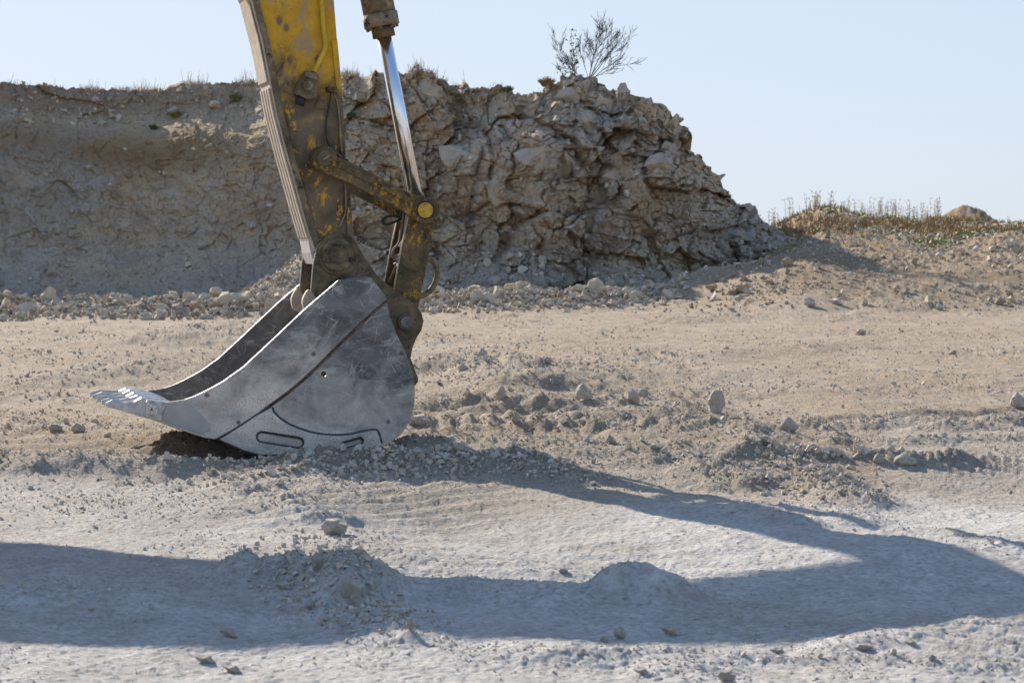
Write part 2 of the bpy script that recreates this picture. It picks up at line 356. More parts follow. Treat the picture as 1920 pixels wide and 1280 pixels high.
def gheight(x, y, full=True):
    x = np.asarray(x, float); y = np.asarray(y, float)
    px = CX+F*x/np.maximum(y, .5)
    z = -DROP*(1-sst(10.6, 11.5, y))+.05*fbm(x*.35, y*.25, 3, 3)*sst(4, 9, y)*(1-.8*np.exp(-((x+.8)/1.6)**2-((y-11.2)/1.6)**2))+.026*fbm(x*1.3, y*.9, 3, 8)+.010*fbm(x*4.1, y*2.6, 3, 9)*(y < 45)
    rough = np.zeros(x.shape)
    for pts, hw, h, cl, kind in RW:
        xs = [p[0] for p in pts]; ys = [p[1] for p in pts]; mg = hw*3
        m = (x > min(xs)-mg) & (x < max(xs)+mg) & (y > min(ys)-mg) & (y < max(ys)+mg)
        if not m.any(): continue
        xx, yy = x[m], y[m]
        wx = xx+.10*fbm(xx*3, yy*3, 3, 21)*min(1, hw*4); wy = yy+.16*fbm(xx*3, yy*3, 3, 22)*min(1, hw*4)
        d, al, tot = seg_dist(wx, wy, pts)
        q = np.clip(1-d/(hw*1.6), 0, 1); q = q*q*(3-2*q)
        b = h*q*(1+.35*fbm(xx*4, yy*4, 3, 31)*cl)
        if kind == 'lug': b = b*(1+.20*np.sin(al*2*math.pi/.14))
        z[m] += b; rough[m] = np.maximum(rough[m], q**.6*cl)
    for B, hh in ((BERM1, .20), (BERM2, .22)):
        d, al, tot = seg_dist(x, y, B)
        z += hh*np.exp(-(d/1.1)**2); rough = np.maximum(rough, np.exp(-(d/1.5)**2))
    # scoop the bucket is about to leave, left of and under its belly
    sx, sy = G(430, 858)
    z -= .07*np.exp(-((x-sx)/.38)**2-((y-sy)/.55)**2)
    # sunlit heap behind the bucket
    hx, hy = at(628, 560, 40).xy; u = np.where(x < hx, (x-hx)/1.45, (x-hx)/.60); v = (y-hy)/1.5
    heap = 1.22*np.clip(1-np.sqrt(u*u+v*v)*.75, 0, 1)
    z += heap*(1+.22*fbm(x*2.2, y*1.6, 4, 77)); rough = np.maximum(rough, np.clip(heap*2, 0, .6))
    # the bank rising on the right
    rt = sst(1180, 1560, px)
    bank = .48*sst(34.5, 41, y+.9*fbm(x*.3, y*.3, 2, 5))+.52*sst(41, 58, y+.9*fbm(x*.3, y*.3, 2, 5))
    zb = 1.62+.22*fbm(x*.35+4, y*.1, 3, 51)+.20*np.exp(-((px-1535)/60)**2)*(1+.5*fbm(x*3, y*2, 3, 57))-.12*sst(1600, 1900, px)
    z += rt*bank*zb*(y > 20)
    z += .30*rt*np.exp(-((px-1900)/90)**2)*np.exp(-((y-46)/3.5)**2)
    z += .14*sst(1240, 1330, px)*(1-sst(1480, 1640, px))*np.exp(-((y-42.0)/2.0)**2)*(1+.25*fbm(x*1.5, y, 3, 58))
    hx, hy = at(1815, 435, 64).xy
    z += .66*np.clip(1-np.sqrt(((x-hx)/.85)**2+((y-hy)/1.5)**2)*.8+.12*fbm(x*3, y*2, 3, 59), 0, .8)
    z = z*(1-.0*y)
    soil = rt*(.75*sst(35.5, 39, y)+.25*sst(42, 54, y))*(y < 130)
    rough = np.maximum(rough, rt*sst(37, 42, y)*.9)
    rough = np.maximum(rough, .55*sst(0.05, .5, fbm(x*.7, y*.45, 3, 91))*sst(7.5, 12, y))
    rough = np.maximum(rough, .30*sst(690, 800, px)*(1-sst(1300, 1500, px))*sst(11, 12.2, y)*(1-sst(16, 22, y)))
    if full:
        # clods as real relief
        for s_, amp, sd in ((13, .016, 40), (27, .008, 44), (52, .004, 48)):
            m = (rough > .04) if s_ < 30 else (y < 16)
            m &= (y < (70 if s_ < 14 else 34)) & (y > 3)
            f1, f2, r, tl = worley(x[m]*s_, y[m]*s_*.8, sd)
            dome = np.sqrt(np.clip(1-(f1/.62)**2, 0, 1))*(.25+.75*np.clip(r, 0, 1))
            far = np.where(y[m] > 18, 1.7, 1.0)
            z[m] += amp*dome*(rough[m] if s_ < 30 else (.25+rough[m]))*far
        for s_, amp, sd in ((2.6, .085, 54), (5.5, .05, 56)):
            m = (y > 34) & (y < 66) & (rough > .3)
            f1, f2, r, tl = worley(x[m]*s_, y[m]*s_*.7, sd)
            z[m] += amp*np.sqrt(np.clip(1-(f1/.7)**2, 0, 1))*(.2+.8*np.clip(r, 0, 1))*rough[m]
        m = (y < 45) & (y > 3)
        f1, f2, r, tl = worley(x[m]*34, y[m]*28, 63)
        z[m] += .0045*np.sqrt(np.clip(1-(f1/.6)**2, 0, 1))*np.clip(r+.3, 0, 1)*(y[m] < 14)
        z[m] += (.006+.006*(y[m] > 13))*fbm(x[m]*9, y[m]*7, 4, 61)*(1+2*rough[m])
        # combed furrows left by the bucket teeth, in front of it
        for (qx, qy, rx, ry, n, am, ang) in ((680, 955, .62, .8, 7.5, .012, .10), (900, 1065, .9, .55, 9, .007, -.05), (880, 775, .9, 1.8, 3.6, .030, .04), (240, 838, 1.0, .6, 5, .012, .05)):
            sx, sy = G(qx, qy); k = np.exp(-((x-sx)/rx)**4-((y-sy)/ry)**4); m = k > .02
            z[m] += am*k[m]*np.sin((y[m]-ang*x[m]*4+.06*fbm(x[m]*2, y[m]*4, 2, 71))*2*math.pi*n/2)
        # tyre and track lugs pressed into the dust
        for (qx, qy, rx, ry, per, am, ang) in ((1850, 885, .42, .30, .10, .014, .9), (1850, 1240, .22, .2, .055, .005, .8), (1080, 800, 1.2, .35, .13, .012, .1), (1900, 1212, .3, .12, .08, .01, .6)):
            sx, sy = G(qx, qy); k = np.exp(-((x-sx)/rx)**4-((y-sy)/ry)**4); m = k > .02
            q = np.sin(((x[m]-sx)*math.cos(ang)+(y[m]-sy)*math.sin(ang)+.02*fbm(x[m]*6, y[m]*6, 2, 81))*2*math.pi/per)
            z[m] += am*k[m]*np.clip(q*1.6, -1, 1)
    return z, rough, soil
def build_ground():
    lo, hi = math.atan((-180-CX)/F), math.atan((2100-CX)/F)
    dense = np.linspace(lo, hi, 1150)
    left = lo-np.geomspace(.01, math.pi+lo, 40); right = hi+np.geomspace(.01, math.pi-hi, 40)
    ang = np.concatenate([left[::-1], dense, right[:-1]])
    yy = np.linspace(1500, 515, 760); dn = F*CAMH/(yy-HOR)            # rows even in the picture
    dn = np.concatenate([dn[dn < 24], np.geomspace(24, 80, 300)])
    d = np.concatenate([np.geomspace(.3, dn[0]*.97, 14), dn, np.geomspace(84, 4000, 26)])
    A, D = np.meshgrid(ang, d)
    # distance is measured along the view for the dense fan, as a radius elsewhere
    k = np.where((A > lo-.3) & (A < hi+.3), 1/np.cos(A), 1/np.cos(.3))
    X = D*k*np.sin(A); Y = D*k*np.cos(A)
    z, rough, soil = gheight(X.ravel(), Y.ravel())
    x, y = X.ravel(), Y.ravel()
    px = CX+F*x/np.maximum(y, .5)
    tan = sst(9.9, 12.3, y+1.3*fbm(x*.5, y*.5, 3, 15))*.95
    tan = np.where(y > 0, tan, 0.2); tan = tan*(1-.35*((px > 1650) & (y < 14)))
    white = np.clip((1-sst(6.8, 8.6, y+.5*fbm(x*.9, y*.9, 3, 16)))+.8*sst(1000, 1300, px)*(1-sst(9.3, 11, y))+.6*sst(.1, .4, fbm(x*1.2, y*1.6, 3, 17))*(y < 11.5), 0, 1)*(y > 0)
    fresh = np.zeros(x.shape)
    for pts, hw, h, cl, kind in RW:
        dd, al, t = seg_dist(x, y, pts); fresh = np.maximum(fresh, cl*np.exp(-(dd/(hw*1.1))**2)*.75*(y > 8.4))
    sx, sy = G(680, 950); fresh = np.maximum(fresh, .55*np.exp(-((x-sx)/.9)**4-((y-sy)/.9)**4))
    sx, sy = G(430, 850); fresh = np.maximum(fresh, .9*np.exp(-((x-sx)/.6)**4-((y-sy)/.7)**4))
    o = np_mesh('ground', np.stack([x, y, z], 1), grid_faces(len(d), len(ang), True), MG, True, {'white': white, 'tan': tan, 'fresh': fresh, 'soil': soil})
    tag(o, kind='structure'); return o
build_ground()
# ---------------------------------------------------------------- cliff
SIL = [(-700, 150), (0, 156), (100, 160), (180, 170), (300, 170), (350, 159), (430, 158), (490, 156), (560, 148), (640, 137), (700, 146), (770, 141), (850, 152), (930, 168),
       (1030, 164), (1062, 152), (1100, 146), (1150, 154), (1180, 178), (1222, 188), (1245, 210), (1268, 240), (1276, 272), (1300, 292), (1340, 318), (1354, 350), (1385, 388), (1412, 402), (1440, 424), (1490, 455), (1545, 495), (1640, 570)]
def interp(px, tab): return np.interp(px, [t[0] for t in tab], [t[1] for t in tab])
BASE = [(-700, 44), (0, 46.5), (250, 47.5), (450, 46.8), (560, 46.0), (700, 44.8), (850, 44.2), (1000, 43.6), (1100, 44.2), (1200, 43.4), (1300, 44.5), (1420, 46.5), (1640, 50)]
SETB = [(-700, 4.0), (0, 4.2), (250, 4.4), (450, 4.4), (640, 3.6), (900, 3.3), (1150, 2.6), (1270, 2.8), (1350, 3.4), (1500, 3), (1640, 2)]
cliff_pts = None
def build_cliff():
    global cliff_pts
    nc, nr, nt_ = 1500, 430, 40
    px = np.linspace(-700, 1640, nc); t = np.linspace(0, 1, nr)
    PX, T = np.meshgrid(px, t)
    yb = interp(PX, BASE)+.6*fbm(PX*.006, PX*0, 3, 5); sb = interp(PX, SETB)
    ys = interp(PX, SIL); Yc = yb+sb
    ztop = CAMH+(HOR-ys)*Yc/F
    zt = np.maximum(ztop, .05)
    left = 1-sst(330, 600, PX)                        # the smoother scooped face on the left
    prof = .42*sst(0, .32, T)*(.85+.25*left)+.12*T+.46*(sst(.62, 1.0, T)**1.2)*(.7+.3*left)+.10*left*sst(.5, .9, T)
    prof = prof/np.max(prof, axis=0, keepdims=True)
    # ledge under the crest on the left
    prof = np.where(left > 0, prof+left*.04*np.exp(-((T-.86)/.05)**2), prof)
    Z = -.35+(zt+.35)*T
    Y = yb+sb*prof
    Xd = (PX-CX)/F
    S = Xd*46; 
    wx = S+.22*fbm(S*.9, Z*.9, 2, 101)+.05*fbm(S*5, Z*5, 2, 103); wz = Z*1.15+.22*fbm(S*.9, Z*.9, 2, 102)+.18*S*.5
    blocky = (.30+.70*sst(520, 740, PX))*sst(.10, .32, T+.10*fbm(S*.5, Z*0, 3, 7))
    blocky *= 1-.55*left
    disp = (.55+.30*left*(1-.8*np.exp(-((PX-480)/70)**2)))*fbm(S*.35, Z*.4, 4, 110)+left*.35*fbm(S*.9+Z*.5, Z*.35, 5, 115, .6)+.22*fbm(S*1.2, Z*1.2, 4, 113)*(.5+.5*blocky)
    crack_shade = np.zeros(PX.shape); jitx = np.zeros(PX.shape)
    for s_, amp, ck, sd in ((.62, .60, .10, 200), (1.35, .40, .08, 210), (3.0, .23, .05, 220), (6.5, .12, .03, 230), (14, .04, .012, 235)):
        f1, f2, r, tl = worley(wx*s_*1.05, wz*s_*.85, sd)
        e = np.clip((f2-f1)/.12, 0, 1)
        q = blocky if s_ < 5 else np.maximum(blocky, .6-.4*left)
        disp += q*(amp*(r*.6+tl*.9)-ck*(1-e)**2)
        jitx += q*amp*.35*r
        if s_ < 5: crack_shade = np.maximum(crack_shade, q*(1-np.clip((f2-f1)/.035, 0, 1))*(.9 if s_ < 3 else .6)*sst(-.05, .45, fbm(S*1.1+9, Z*1.1, 3, 240+sd)))
    disp += .035*fbm(S*9, Z*9, 4, 130)
    fade = sst(0, .05, T)*(1-sst(1420, 1600, PX)*.7)
    # talus gravel relief
    f1, f2, r, tl = worley(S*6, Z*6, 260)
    disp += (1-blocky)*.05*np.sqrt(np.clip(1-(f1/.6)**2, 0, 1))*np.clip(r, 0, 1)*2
    Y = Y-disp*fade*.85
    X = Xd*Y+jitx*fade*.6
    zc = (.20*fbm(px*.03, px*0, 4, 140)*(px > 500)+.07*fbm(px*.11, px*0+3, 3, 141))*(1-sst(1400, 1500, px))
    f1, f2, r, tl = worley(S*1.1+3, S*0+.5, 270); zb = .10*r*sst(600, 760, PX)*(1-sst(1330, 1420, PX))
    Z = Z+(zc[None, :]+zb)*sst(.72, 1, T)
    # plateau running back from the crest
    tt = np.linspace(0, 1, nt_)[1:, None]
    back = 45*tt**2.2
    Xt = Xd[-1][None, :]; Yt = Y[-1][None, :]+back
    Zt = Z[-1][None, :]+.02*back*0+.10*fbm(Xt*Yt*1.0, Yt*1.0, 3, 150)*sst(0, .1, tt)-.9*sst(.5, 1, tt)
    Xp = Xt*Yt+(X[-1]-Xd[-1]*Y[-1])[None, :]
    V = np.concatenate([np.stack([X, Y, Z], -1).reshape(-1, 3), np.stack([Xp, Yt, Zt], -1).reshape(-1, 3)])
    brown = left*np.exp(-((T-.73+.05*fbm(S*.6, S*0, 3, 160))/.12)**2)*.95+left*.7*sst(.84, .92, T)+.25*np.exp(-((T-.8)/.1)**2)*sst(.1, .5, fbm(S*.4, Z*.6, 3, 161))
    grit = np.clip((1-sst(.12, .30, T+.12*fbm(S*.4, Z*0, 3, 162)))*.95+left*sst(.84, .90, T)*.3+sst(1290, 1420, PX)*.8, 0, 1)
    pale = np.exp(-((PX-1215)/38)**2-((T-.86)/.08)**2)+np.exp(-((PX-1150)/18)**2-((T-.88)/.07)**2)+.9*left*np.exp(-((T-.5)/.2)**2)*sst(-.05, .3, fbm(S*.45+2, Z*.5, 3, 163))
    top = np.full((nt_-1)*nc, .0)
    at_ = {'brown': np.concatenate([np.clip(brown, 0, 1).ravel(), top+.6]), 'grit': np.concatenate([grit.ravel(), top+.5]),
           'pale': np.concatenate([np.clip(pale, 0, 1).ravel(), top]), 'crack_shade': np.concatenate([np.clip(crack_shade, 0, 1).ravel(), top])}
    o = np_mesh('cliff', V, grid_faces(nr+nt_-1, nc), MC, True, at_)
    for p in (): pass
    tag(o, kind='structure')
    cliff_pts = (px, t, X, Y, Z)
build_cliff()
def cliff_at(qpx, qt):
    px, t, X, Y, Z = cliff_pts
    i = min(len(t)-1, max(0, int(round(qt*(len(t)-1))))); j = int(np.argmin(abs(px-qpx)))
    return Vector((X[i, j], Y[i, j], Z[i, j]))
def cliff_pix(qpx, qpy):                # the point of the cliff's face nearest a point of the photograph
    px, t, X, Y, Z = cliff_pts
    j = int(np.argmin(abs(px-qpx))); yy = HOR-(Z[:, j]-CAMH)*F/Y[:, j]
    i = int(np.argmin(abs(yy-qpy))); return Vector((X[i, j], Y[i, j], Z[i, j]))
# ---------------------------------------------------------------- rocks
def rock_mesh(name, seed, n=16, sq=(1, .8, .7), rough=.05, sub=2, mat=None, bev=.05):
    rr = random.Random(seed); bm = bmesh.new()
    for i in range(n):
        v = Vector((rr.gauss(0, 1), rr.gauss(0, 1), rr.gauss(0, 1))).normalized()*rr.uniform(.8, 1.05)
        bm.verts.new((v.x*sq[0]*.5, v.y*sq[1]*.5, v.z*sq[2]*.5))
    r = bmesh.ops.convex_hull(bm, input=bm.verts)
    bmesh.ops.delete(bm, geom=[g for g in r['geom_interior'] if isinstance(g, bmesh.types.BMVert)], context='VERTS')
    bmesh.ops.dissolve_limit(bm, angle_limit=R(14), verts=bm.verts, edges=bm.edges)
    if bev: bmesh.ops.bevel(bm, geom=bm.edges[:], offset=bev, segments=1, affect='EDGES', clamp_overlap=True)
    bmesh.ops.triangulate(bm, faces=bm.faces)
    if sub: bmesh.ops.subdivide_edges(bm, edges=bm.edges, cuts=sub, use_grid_fill=True)
    co = np.array([v.co[:] for v in bm.verts])
    if rough:
        nn = fbm(co[:, 0]*5+seed, co[:, 1]*5+co[:, 2]*4.1, 3, seed); n2 = fbm(co[:, 2]*6, co[:, 0]*5-co[:, 1]*3, 3, seed+5)
        for v, a, b in zip(bm.verts, nn, n2): v.co += v.co.normalized()*(a*rough+b*rough)
    me = bpy.data.meshes.new(name); bm.to_mesh(me); bm.free(); me.materials.append(mat or MR)
    me.polygons.foreach_set('use_smooth', [False]*len(me.polygons)); return me
ROCKS = [rock_mesh('rock', 100+i, 13+i % 5, (1, random.Random(i).uniform(.65, .95), random.Random(i+9).uniform(.55, .85))) for i in range(14)]
MR2 = mat_rock('dusty_limestone', (.54, .46, .37), (.80, .73, .65), (.60, .49, .34))
def gz(x, y): return float(gheight(np.array([x]), np.array([y]))[0][0])
def put_rock(px, py, wpx, hpx, label, cat, group=None, me=None, seed=0, Y=None, name='limestone_rock', sink=.12, rz=None, tilt=0):
    """px, py: where the middle of its foot stands"""
    rr = random.Random(seed+int(px*7+py*3))
    x, y = G(px, py) if Y is None else at(px, py, Y).xy
    if Y is None:
        d = ray(px, py); t = np.geomspace(4.5, 60, 1500); zz = gheight(d.x*t, d.y*t)[0]
        hit = np.nonzero(CAMH+d.z*t < zz)[0]
        if len(hit): x, y = d.x*t[hit[0]], d.y*t[hit[0]]
    z = gz(x, y)
    me = me or rr.choice(ROCKS); o = bpy.data.objects.new(name, me); link(o)
    s = y/F
    dx, dy, dz = [me_dim(me, k) for k in range(3)]
    o.scale = (wpx*s/dx, wpx*s/dx*rr.uniform(.8, 1.1), hpx*s*1.12/dz)
    o.location = (x, y+wpx*s*.3, z+hpx*s*(.5-sink)); o.rotation_euler = (R(tilt), 0, rz if rz is not None else rr.uniform(-.5, .5))
    tag(o, label, cat, group); return o
_dims = {}
def me_dim(me, k):
    if me.name not in _dims:
        c = np.array([v.co[:] for v in me.vertices]); _dims[me.name] = c.max(0)-c.min(0)
    return _dims[me.name][k]
# the stones one can point at
ME_SPIKE = rock_mesh('rock', 501, 14, (.6, .55, 1.0)); ME_SPIKE2 = rock_mesh('rock', 507, 12, (.6, .5, 1.0)); ME_ROUND = rock_mesh('rock', 503, 26, (1, .85, .8), .04)
ME_SLAB = rock_mesh('rock', 505, 14, (1, .7, .35)); ME_EGG = rock_mesh('rock', 509, 30, (1, .8, .75), .03)
for m_ in (ME_SPIKE, ME_SPIKE2, ME_ROUND, ME_SLAB, ME_EGG): m_.materials[0] = MR2
SINGLE = [
 (629, 1003, 52, 36, 'rounded cream stone lying alone on the raked gravel in front of the bucket', ME_ROUND),
 (787, 800, 34, 26, 'pale cream stone just right of the heel of the bucket', ME_ROUND),
 (1095, 752, 34, 34, 'blunt white stone standing on a ridge of loose earth', ME_EGG),
 (1187, 760, 24, 30, 'small upright pointed stone between two taller pale stones', ME_SPIKE),
 (1346, 774, 34, 44, 'sharp upright pale stone casting a short shadow on the tan ground', ME_SPIKE2),
 (1481, 808, 36, 28, 'broad cream stone beside the dark clump at the track edge', ME_EGG),
 (1434, 829, 16, 14, 'little white stone next to the dark clump at the track edge', ME_ROUND),
 (1912, 766, 34, 32, 'ochre bottomed cream stone cut by the right edge of the photo', ME_EGG),
 (1616, 628, 19, 13, 'small ochre stone alone in the middle of the flat tan ground', ME_ROUND),
 (104, 810, 27, 19, 'round cream stone, left one of the pair left of the bucket teeth', ME_ROUND),
 (145, 812, 29, 19, 'round cream stone, right one of the pair left of the bucket teeth', ME_EGG),
 (72, 880, 24, 16, 'square cream stone on the low clod ridge at far left', ME_EGG),
 (1057, 1075, 18, 13, 'small grey brown pebble alone on the bright dust', ME_ROUND),
 (594, 1075, 22, 42, 'upright white stone on top of the shaded clod heap', ME_SPIKE),
 (660, 1128, 50, 44, 'big rounded dusty boulder in the shaded clod heap', ME_ROUND),
 (668, 1142, 26, 28, 'pale stone leaning on the big boulder of the shaded heap', ME_SPIKE2),
 (676, 1156, 30, 16, 'smooth white cobble at the foot of the shaded boulder', ME_EGG),
 (580, 1145, 20, 24, 'upright flat stone beside a dark gap in the shaded heap', ME_SPIKE),
 (530, 1108, 34, 18, 'flat grey slab in the shaded clod heap', ME_SLAB),
 (768, 1180, 16, 22, 'narrow stone on the low shaded ridge right of the boulder', ME_SPIKE),
 (1162, 1200, 24, 26, 'small pointed stone in the shade below the conical mound', ME_SPIKE),
 (1257, 1194, 38, 20, 'flat cream stone in the shade below the conical mound', ME_SLAB),
 (1133, 1203, 18, 12, 'low pale pebble beside the small pointed shaded stone', ME_EGG),
 (424, 1196, 34, 20, 'pale flat stone in the shade on the left foreground', ME_SLAB),
 (380, 1244, 40, 16, 'white flat stone near the bottom edge on the left', ME_SLAB),
 (430, 1262, 40, 16, 'white flat stone at the bottom edge beside another slab', ME_SLAB),
 (1366, 1277, 36, 22, 'grey stone cut by the bottom edge of the photo', ME_ROUND),
 (1200, 1266, 36, 12, 'flat tan stone sunk in bright dust near the bottom edge', ME_SLAB),
 (1458, 1226, 28, 12, 'low grey stone on the lower edge of the long shadow', ME_SLAB),
 (1707, 1213, 24, 11, 'low tan stone below the shadow edge at lower right', ME_SLAB),
 (1622, 1222, 34, 16, 'lumpy cream stone in the light below the shadow edge', ME_ROUND),
 (1749, 1237, 16, 10, 'small tan pebble in the bright dust at lower right', ME_EGG),
 (438, 830, 24, 12, 'low ochre stone under the cutting edge of the bucket', ME_SLAB),
 (868, 695, 22, 14, 'white stone low on the earth mound right of the linkage', ME_EGG),
 (905, 668, 18, 16, 'cream stone on the crest of the earth mound right of the linkage', ME_EGG),
 (1027, 682, 20, 14, 'whitish stone on the second low mound of loose earth', ME_EGG),
 (941, 748, 20, 24, 'small cream stone on the rough slope of the earth mound', ME_SPIKE2),
 (1207, 745, 20, 20, 'cream stone behind the small upright pointed stone', ME_ROUND),
 (1518, 577, 22, 20, 'upright pale stone at the foot of the right hand bank', ME_SPIKE),
 (1566, 572, 26, 14, 'low grey stone at the foot of the right hand bank', ME_SLAB),
 (1700, 878, 46, 22, 'grey block in the pressed ridge at the edge of the white dust', ME_EGG),
 (1650, 870, 24, 20, 'cream block in the pressed ridge at the edge of the white dust', ME_EGG),
 (1145, 832, 20, 18, 'small white stone in the rough ground right of the bucket', ME_EGG),
 (1228, 842, 18, 11, 'tan pebble on the rough ground at the centre right', ME_ROUND),
 (965, 797, 14, 16, 'small pointed white stone right of the bucket heel', ME_SPIKE),
]
for i, (px, py, wp, hp, lab, me) in enumerate(SINGLE):
    put_rock(px, py, wp, hp, lab, 'stone', me=me, seed=i)
o = put_rock(1440, 838, 18, 9, 'dark brown clump lying on the track edge beside a little white stone', 'clump', me=rock_mesh('clump', 77, 14, (1, .8, .5), .1, 1, mat_simple('dark_clump', (.05, .035, .025), .9)), name='dark_clump')
# rubble berm under the cliff: individual rocks
def berm(B, n, label, grp, seed, smin, smax, pxlim):
    rr = random.Random(seed); k = 0
    segs = [(Vector(a), Vector(b)) for a, b in zip(B[:-1], B[1:])]
    while k < n:
        a, b = rr.choice(segs); t = rr.random(); p = a.lerp(b, t)
        y = p.y+rr.gauss(-.3, .85); x = p.x*y/p.y
        px = CX+F*x/y
        if not (pxlim[0] < px < pxlim[1]): continue
        k += 1
        s = smin+(smax-smin)*rr.random()**2.3
        o = bpy.data.objects.new('limestone_rock', rr.choice(ROCKS)); link(o)
        o.scale = (s, s*rr.uniform(.75, 1), s*rr.uniform(.75, 1.15)); o.rotation_euler = (rr.uniform(-.6, .6), rr.uniform(-.6, .6), rr.uniform(0, 6.3))
        o.location = (x, y, gz(x, y)+s*rr.uniform(.02, .28)); tag(o, label, 'rock', grp)
berm(BERM1, 142, 'angular cream limestone rock in the rubble row under the shaded cliff, left of the bucket', 'rubble row left of the bucket', 5, .12, .40, (-30, 560))
berm(BERM2, 105, 'angular cream limestone rock in the rubble row under the cliff, right of the bucket', 'rubble row right of the bucket', 6, .12, .44, (785, 1290))
# gravel, clods and rubble: nobody could count it
def stone_templates(n=8):
    out = []
    for i in range(n):
        me = rock_mesh('g', 900+i, 10, (1, .85, .7), 0, 0, MGV, 0)
        bm = bmesh.new(); bm.from_mesh(me); bmesh.ops.triangulate(bm, faces=bm.faces)
        bm.verts.ensure_lookup_table()
        out.append((np.array([v.co[:] for v in bm.verts]), np.array([[v.index for v in f.verts] for f in bm.faces]))); bm.free()
        bpy.data.meshes.remove(me)
    return out
TPL = stone_templates()
def scatter_mesh(name, P, S, seed, mat, kind='stuff', label=None, cat=None):
    rg = np.random.default_rng(seed); Vs, Fs, off = [], [], 0
    which = rg.integers(0, len(TPL), len(P))
    for k, (tv, tf) in enumerate(TPL):
        m = which == k; p = P[m]; s = S[m]; n = len(p)
        if not n: continue
        q = rg.normal(size=(n, 4)); q /= np.linalg.norm(q, axis=1)[:, None]; a, b, c, d = q.T
        Rm = np.stack([1-2*(c*c+d*d), 2*(b*c-a*d), 2*(b*d+a*c), 2*(b*c+a*d), 1-2*(b*b+d*d), 2*(c*d-a*b), 2*(b*d-a*c), 2*(c*d+a*b), 1-2*(b*b+c*c)], 1).reshape(n, 3, 3)
        v = np.einsum('nij,kj->nki', Rm, tv)*s[:, None, None]*rg.uniform(.8, 1.2, (n, 1, 3))+p[:, None, :]
        Vs.append(v.reshape(-1, 3)); Fs.append((tf[None]+(np.arange(n)*len(tv))[:, None, None]+off).reshape(-1, 3)); off += n*len(tv)
    o = np_mesh(name, np.concatenate(Vs), np.concatenate(Fs), mat, False)
    tag(o, label, cat, None, kind); return o
def gravel():
    rg = np.random.default_rng(4)
    # evenly over the picture, then thinned by how rough the ground is
    n = 230000; px = rg.uniform(-120, 2050, n); t = rg.random(n)
    yy = 505+(1500-505)*t; y = F*CAMH/(yy-HOR); x = (px-CX)/F*y
    z, rough, soil = gheight(x, y)
    patch = sst(.12, .45, fbm(x*1.4, y*.8, 4, 301))**1.5
    keep = rg.random(n) < np.where(y < 9.6, .5, 1.0)*np.clip(.02+.05*(y > 12.5)+.42*rough+.26*patch, 0, .5)
    x, y, z, rough = x[keep], y[keep], z[keep], rough[keep]; n = len(x)
    s = (.007+.011*rg.random(n)**2.5+.022*rg.random(n)**26)*(1+.5*rough)*np.clip(y/11, .7, 2.0)
    cx_, cy_ = [], []
    for a_, b_, sx_, sy_, k_ in ((590, 1090, 60, 26, 520), (690, 1160, 50, 20, 220), (660, 903, 170, 7, 360), (880, 890, 90, 9, 260), (1560, 868, 110, 5, 160), (1530, 915, 70, 14, 200), (880, 700, 60, 22, 110)):
        u_ = a_+rg.normal(0, 1, k_)*sx_; v_ = np.clip(b_+rg.normal(0, 1, k_)*sy_, 640, 1260)
        for p_, q_ in zip(u_, v_): g_ = G(p_, q_); cx_.append(g_[0]); cy_.append(g_[1])
    cx_, cy_ = np.array(cx_), np.array(cy_); cz_ = gheight(cx_, cy_)[0]; cs_ = (.014+.030*rg.random(len(cx_))**2)*np.clip(cy_/9, .8, 1.5)
    x = np.concatenate([x, cx_]); y = np.concatenate([y, cy_]); z = np.concatenate([z, cz_]); s = np.concatenate([s, cs_])
    scatter_mesh('gravel', np.stack([x, y, z+s*.18], 1), s, 11, MGV, label='loose crushed limestone gravel and clods covering the quarry floor', cat='gravel')
    n = 17000
    px = rg.uniform(1150, 2050, n); y = rg.uniform(36, 60, n); x = (px-CX)/F*y; z, rough, soil = gheight(x, y)
    s = .025+.06*rg.random(n)**2.5+.20*rg.random(n)**26
    m = rg.random(n) < sst(1200, 1400, px)*.9*(.35+.65*sst(-.1, .3, fbm(x*.5, y*.3, 3, 33)))
    # more rubble along both rows and the slope's foot
    n2 = 5200; B = np.array(BERM1+BERM2); seg = rg.integers(0, 6, n2); seg = np.where(seg >= 3, seg+1, seg); tt = rg.random(n2)
    bx = B[seg, 0]*(1-tt)+B[seg+1, 0]*tt; by = B[seg, 1]*(1-tt)+B[seg+1, 1]*tt; ny = by+rg.normal(-.4, .9, n2); bx = bx*ny/by
    bz = gheight(bx, ny)[0]; s2 = .05+.10*rg.random(n2)**2
    hx, hy = at(600, 560, 40).xy; n3 = 2600; qx = hx+rg.normal(-.3, .9, n3); qy = hy-abs(rg.normal(0, .9, n3)); qz = gheight(qx, qy)[0]; s3 = .02+.05*rg.random(n3)**2+.12*rg.random(n3)**20
    P = np.concatenate([np.stack([x, y, z+s*.2], 1)[m], np.stack([bx, ny, bz+s2*.25], 1), np.stack([qx, qy, qz+s3*.2], 1)]); S = np.concatenate([s[m], s2, s3])
    scatter_mesh('rubble', P, S, 12, mat_talus, label='broken limestone rubble strewn over the right hand bank and around the rock rows', cat='rubble')
    # talus and loose rock on the cliff
    cpx, ct, X, Y, Z = cliff_pts; n = 15000
    j = rg.integers(0, len(cpx), n); ii = (rg.random(n)**1.6*len(ct)).astype(int)
    pr = np.where(ct[ii] < .3, np.where(cpx[j] < 560, .30, .75), np.where(cpx[j] > 560, .22, .07))+np.where(cpx[j] > 1290, .9, 0)+np.where((cpx[j] < 520) & (ct[ii] > .82), .7, 0)+np.where((cpx[j] > 620) & (cpx[j] < 790) & (ct[ii] > .6), .5, 0)+np.where(ct[ii] > .93, .4, 0)
    m = rg.random(n) < pr; j, ii = j[m], ii[m]; n = len(j)
    s = .04+.10*rg.random(n)**2.2+.26*rg.random(n)**16
